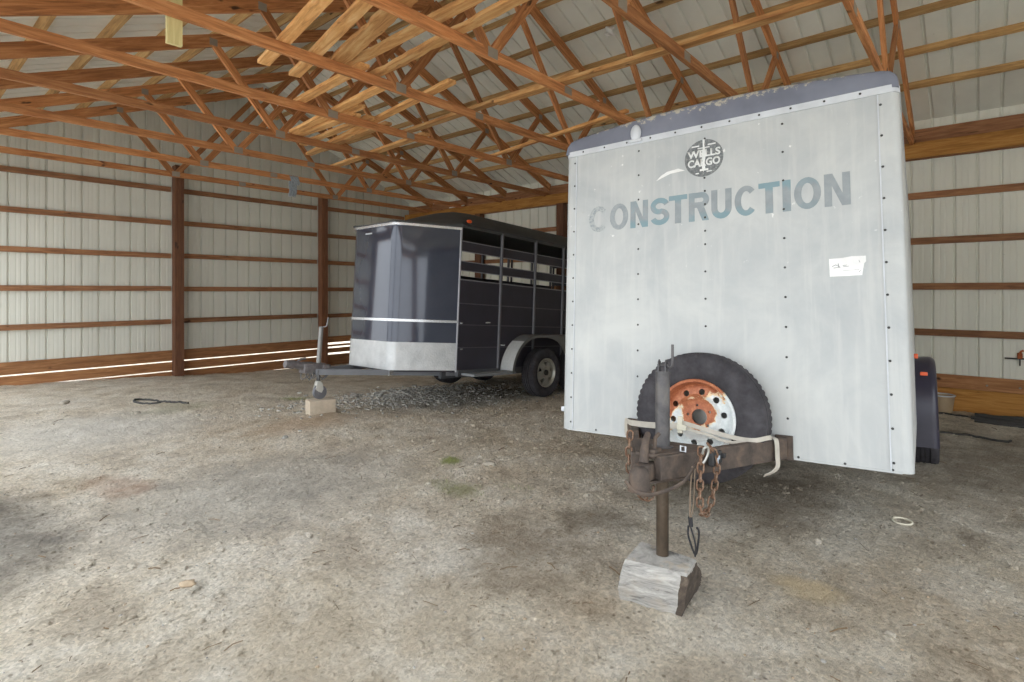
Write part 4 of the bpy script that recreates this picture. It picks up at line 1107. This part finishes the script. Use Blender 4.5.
# stones
STONE = [plain('pale stone', srgb(158, 150, 138), .9, 0, .14, 10), plain('grey stone', srgb(150, 146, 140), .9, 0, .2, 10), plain('brown stone', srgb(158, 140, 118), .9, 0, .2, 10), plain('chalky stone', srgb(222, 216, 208), .9, 0, .1, 10), DIRT, plain('light gravel', srgb(172, 168, 161), .9, 0, .22, 10)]
ICO = {}
def ico(sub):
    if sub not in ICO:
        b = new_bm(); bmesh.ops.create_icosphere(b, subdivisions=sub, radius=1.)
        b.verts.index_update(); ICO[sub] = ([v.co.normalized() for v in b.verts], [[v.index for v in f.verts] for f in b.faces]); b.free()
    return ICO[sub]
def rock(bm, c, r, seed, sub=2, sq=.55, mi=0):
    a = rnd.uniform(0, 6.28); ca, sa = math.cos(a), math.sin(a); ex = rnd.uniform(.7, 1.35); vs = []; D, F = ico(sub); c = V(c)
    for d in D:
        k = 1+.35*noise.noise(d*1.4+V((seed, 0, 0)))+.15*noise.noise(d*3.5+V((0, seed, 0)))
        x, y, z = d.x*k*r*ex, d.y*k*r/ex, d.z*k*r*sq; vs.append(bm.verts.new((c.x+x*ca-y*sa, c.y+x*sa+y*ca, c.z+z)))
    for f in F: bm.faces.new([vs[q] for q in f]).material_index = mi
for i, (x, y, r, m, lab) in enumerate(((3.235, 2.99, .042, 0, 'pale rounded stone on the dirt near the mossy patch'), (3.18, 3.085, .024, 0, 'small pale stone beside the larger rounded stone'), (2.58, 5.05, .03, 1, 'grey stone on the bare dirt in front of the tan concrete block'),
        (1.62, 8.9, .06, 0, 'flat pale stone slab near the gable wall'), (2.05, 7.55, .035, 0, 'pale lump of stone near the looped cord'), (.98, 2.86, .03, 2, 'brown clod on the dirt at the open front'), (2.69, .275, .02, 0, 'tiny white chip on the dirt by the sandy patch'), (4.3, 6.5, .05, 1, 'grey stone at the edge of the gravel strip'))):
    bm = new_bm(); rock(bm, (0, 0, 0), r, i*3.1, 3); p = on(x, y, r*.25)
    tag(finish('stone', bm, STONE[m], smooth=50, matrix=Matrix.Translation(p)), lab, 'stone', 'loose stones on the dirt')
# loose gravel: countless small stones
bm = new_bm()
def scatter(n, fx, rr, mi):
    for k in range(n):
        x, y = fx(); r = rnd.uniform(*rr)*rnd.uniform(.6, 1.2)
        rock(bm, (x, y, ground_z(x, y)+r*.2), r, rnd.uniform(0, 90), 1, .55, mi if mi is not None else rnd.choice((0, 1, 1, 2, 2)))
def near():
    while 1:
        d = rnd.uniform(1.4, 7)**1.0; u = rnd.uniform(-.95, .95); x = .7609*d+.6488*u*d; y = .6488*d-.7609*u*d
        if .3 < x < 9 and -1 < y < 11: return x, y
scatter(5200, near, (.004, .013), 4)
scatter(700, lambda: (rnd.uniform(.6, 4.5), rnd.uniform(-.6, 5.)), (.010, .024), 4)
scatter(900, near, (.003, .008), None)
scatter(90, near, (.006, .012), None)
scatter(1500, lambda: (rnd.gauss(4.9, .75), rnd.gauss(6.3, .38)), (.010, .028), 5)
scatter(500, lambda: (rnd.gauss(5.6, .8), rnd.gauss(5.5, .5)), (.008, .022), 1)
o = finish('gravel', bm, STONE); o['kind'] = 'stuff'; tag(o, 'loose gravel and small stones strewn over the dirt floor', 'gravel')
# twigs / straw
bm = new_bm()
TWIG = plain('dry twig', srgb(112, 92, 68), .9, 0, .3, 8)
for k in range(170):
    x, y = near(); L = rnd.uniform(.02, .10); a = rnd.uniform(0, 6.28); p = on(x, y, .004); q = on(x+L*math.cos(a), y+L*math.sin(a), .004)
    m_ = (p+q)/2+V((rnd.uniform(-.008, .008), rnd.uniform(-.008, .008), .004))
    tube(bm, [p, m_, q], rnd.uniform(.001, .0028), 5)
o = finish('straw_litter', bm, TWIG); o['kind'] = 'stuff'; tag(o, 'dry twigs and straw bits scattered on the dirt floor', 'litter')
# moss and grass
GRASS = plain('yellow green grass', srgb(128, 140, 58), .8, 0, .3, 20)
bm = new_bm()
for cx, cy, rx, ry, n in ((3.12, 3.33, .09, .07, 130), (2.70, 2.86, .14, .26, 110), (3.84, 7.2, .2, .26, 220), (3.0, 2.5, .1, .2, 40)):
    for k in range(n):
        x, y = rnd.gauss(cx, rx*.6), rnd.gauss(cy, ry*.6); h = rnd.uniform(.008, .026); p = on(x, y, -.003); a = rnd.uniform(0, 6.28)
        d = V((math.cos(a), math.sin(a), 0)); w2 = .0018
        A = bm.verts.new(p-d*w2); B = bm.verts.new(p+d*w2); C = bm.verts.new(p+V((rnd.uniform(-.01, .01), rnd.uniform(-.01, .01), h))); bm.faces.new((A, B, C))
o = finish('grass', bm, GRASS); o['kind'] = 'stuff'; tag(o, 'short yellow green grass tufts growing through the dirt', 'grass')

# ------------------------------------------------------------------ light, camera
wd = bpy.data.worlds.new('overcast sky'); S.world = wd; wd.use_nodes = True
nt = wd.node_tree; bg = nt.nodes['Background']
tc = nt.nodes.new('ShaderNodeTexCoord'); sp = nt.nodes.new('ShaderNodeSeparateXYZ'); rp_ = nt.nodes.new('ShaderNodeValToRGB')
nt.links.new(tc.outputs['Generated'], sp.inputs[0]); nt.links.new(sp.outputs[2], rp_.inputs[0]); nt.links.new(rp_.outputs[0], bg.inputs[0])
rp_.color_ramp.elements[0].position = 0.; rp_.color_ramp.elements[0].color = (.415, .43, .435, 1)
rp_.color_ramp.elements[1].position = .9; rp_.color_ramp.elements[1].color = (.88, .95, 1., 1)
bg.inputs[1].default_value = 5.2
cd = bpy.data.cameras.new('camera'); cam = bpy.data.objects.new('camera', cd); COL.objects.link(cam)
cam.location = (0, 0, 1.5); cam.rotation_euler = (PI/2, 0, math.radians(40.455-90))
cd.sensor_width = 36; cd.lens = 548/1024*36; cd.shift_y = -50/1024; cd.clip_start = .02
S.camera = cam
S.view_settings.view_transform = 'Standard'; S.view_settings.look = 'None'; S.view_settings.gamma = 1; S.view_settings.use_curve_mapping = False
S.view_settings.exposure = 0.0
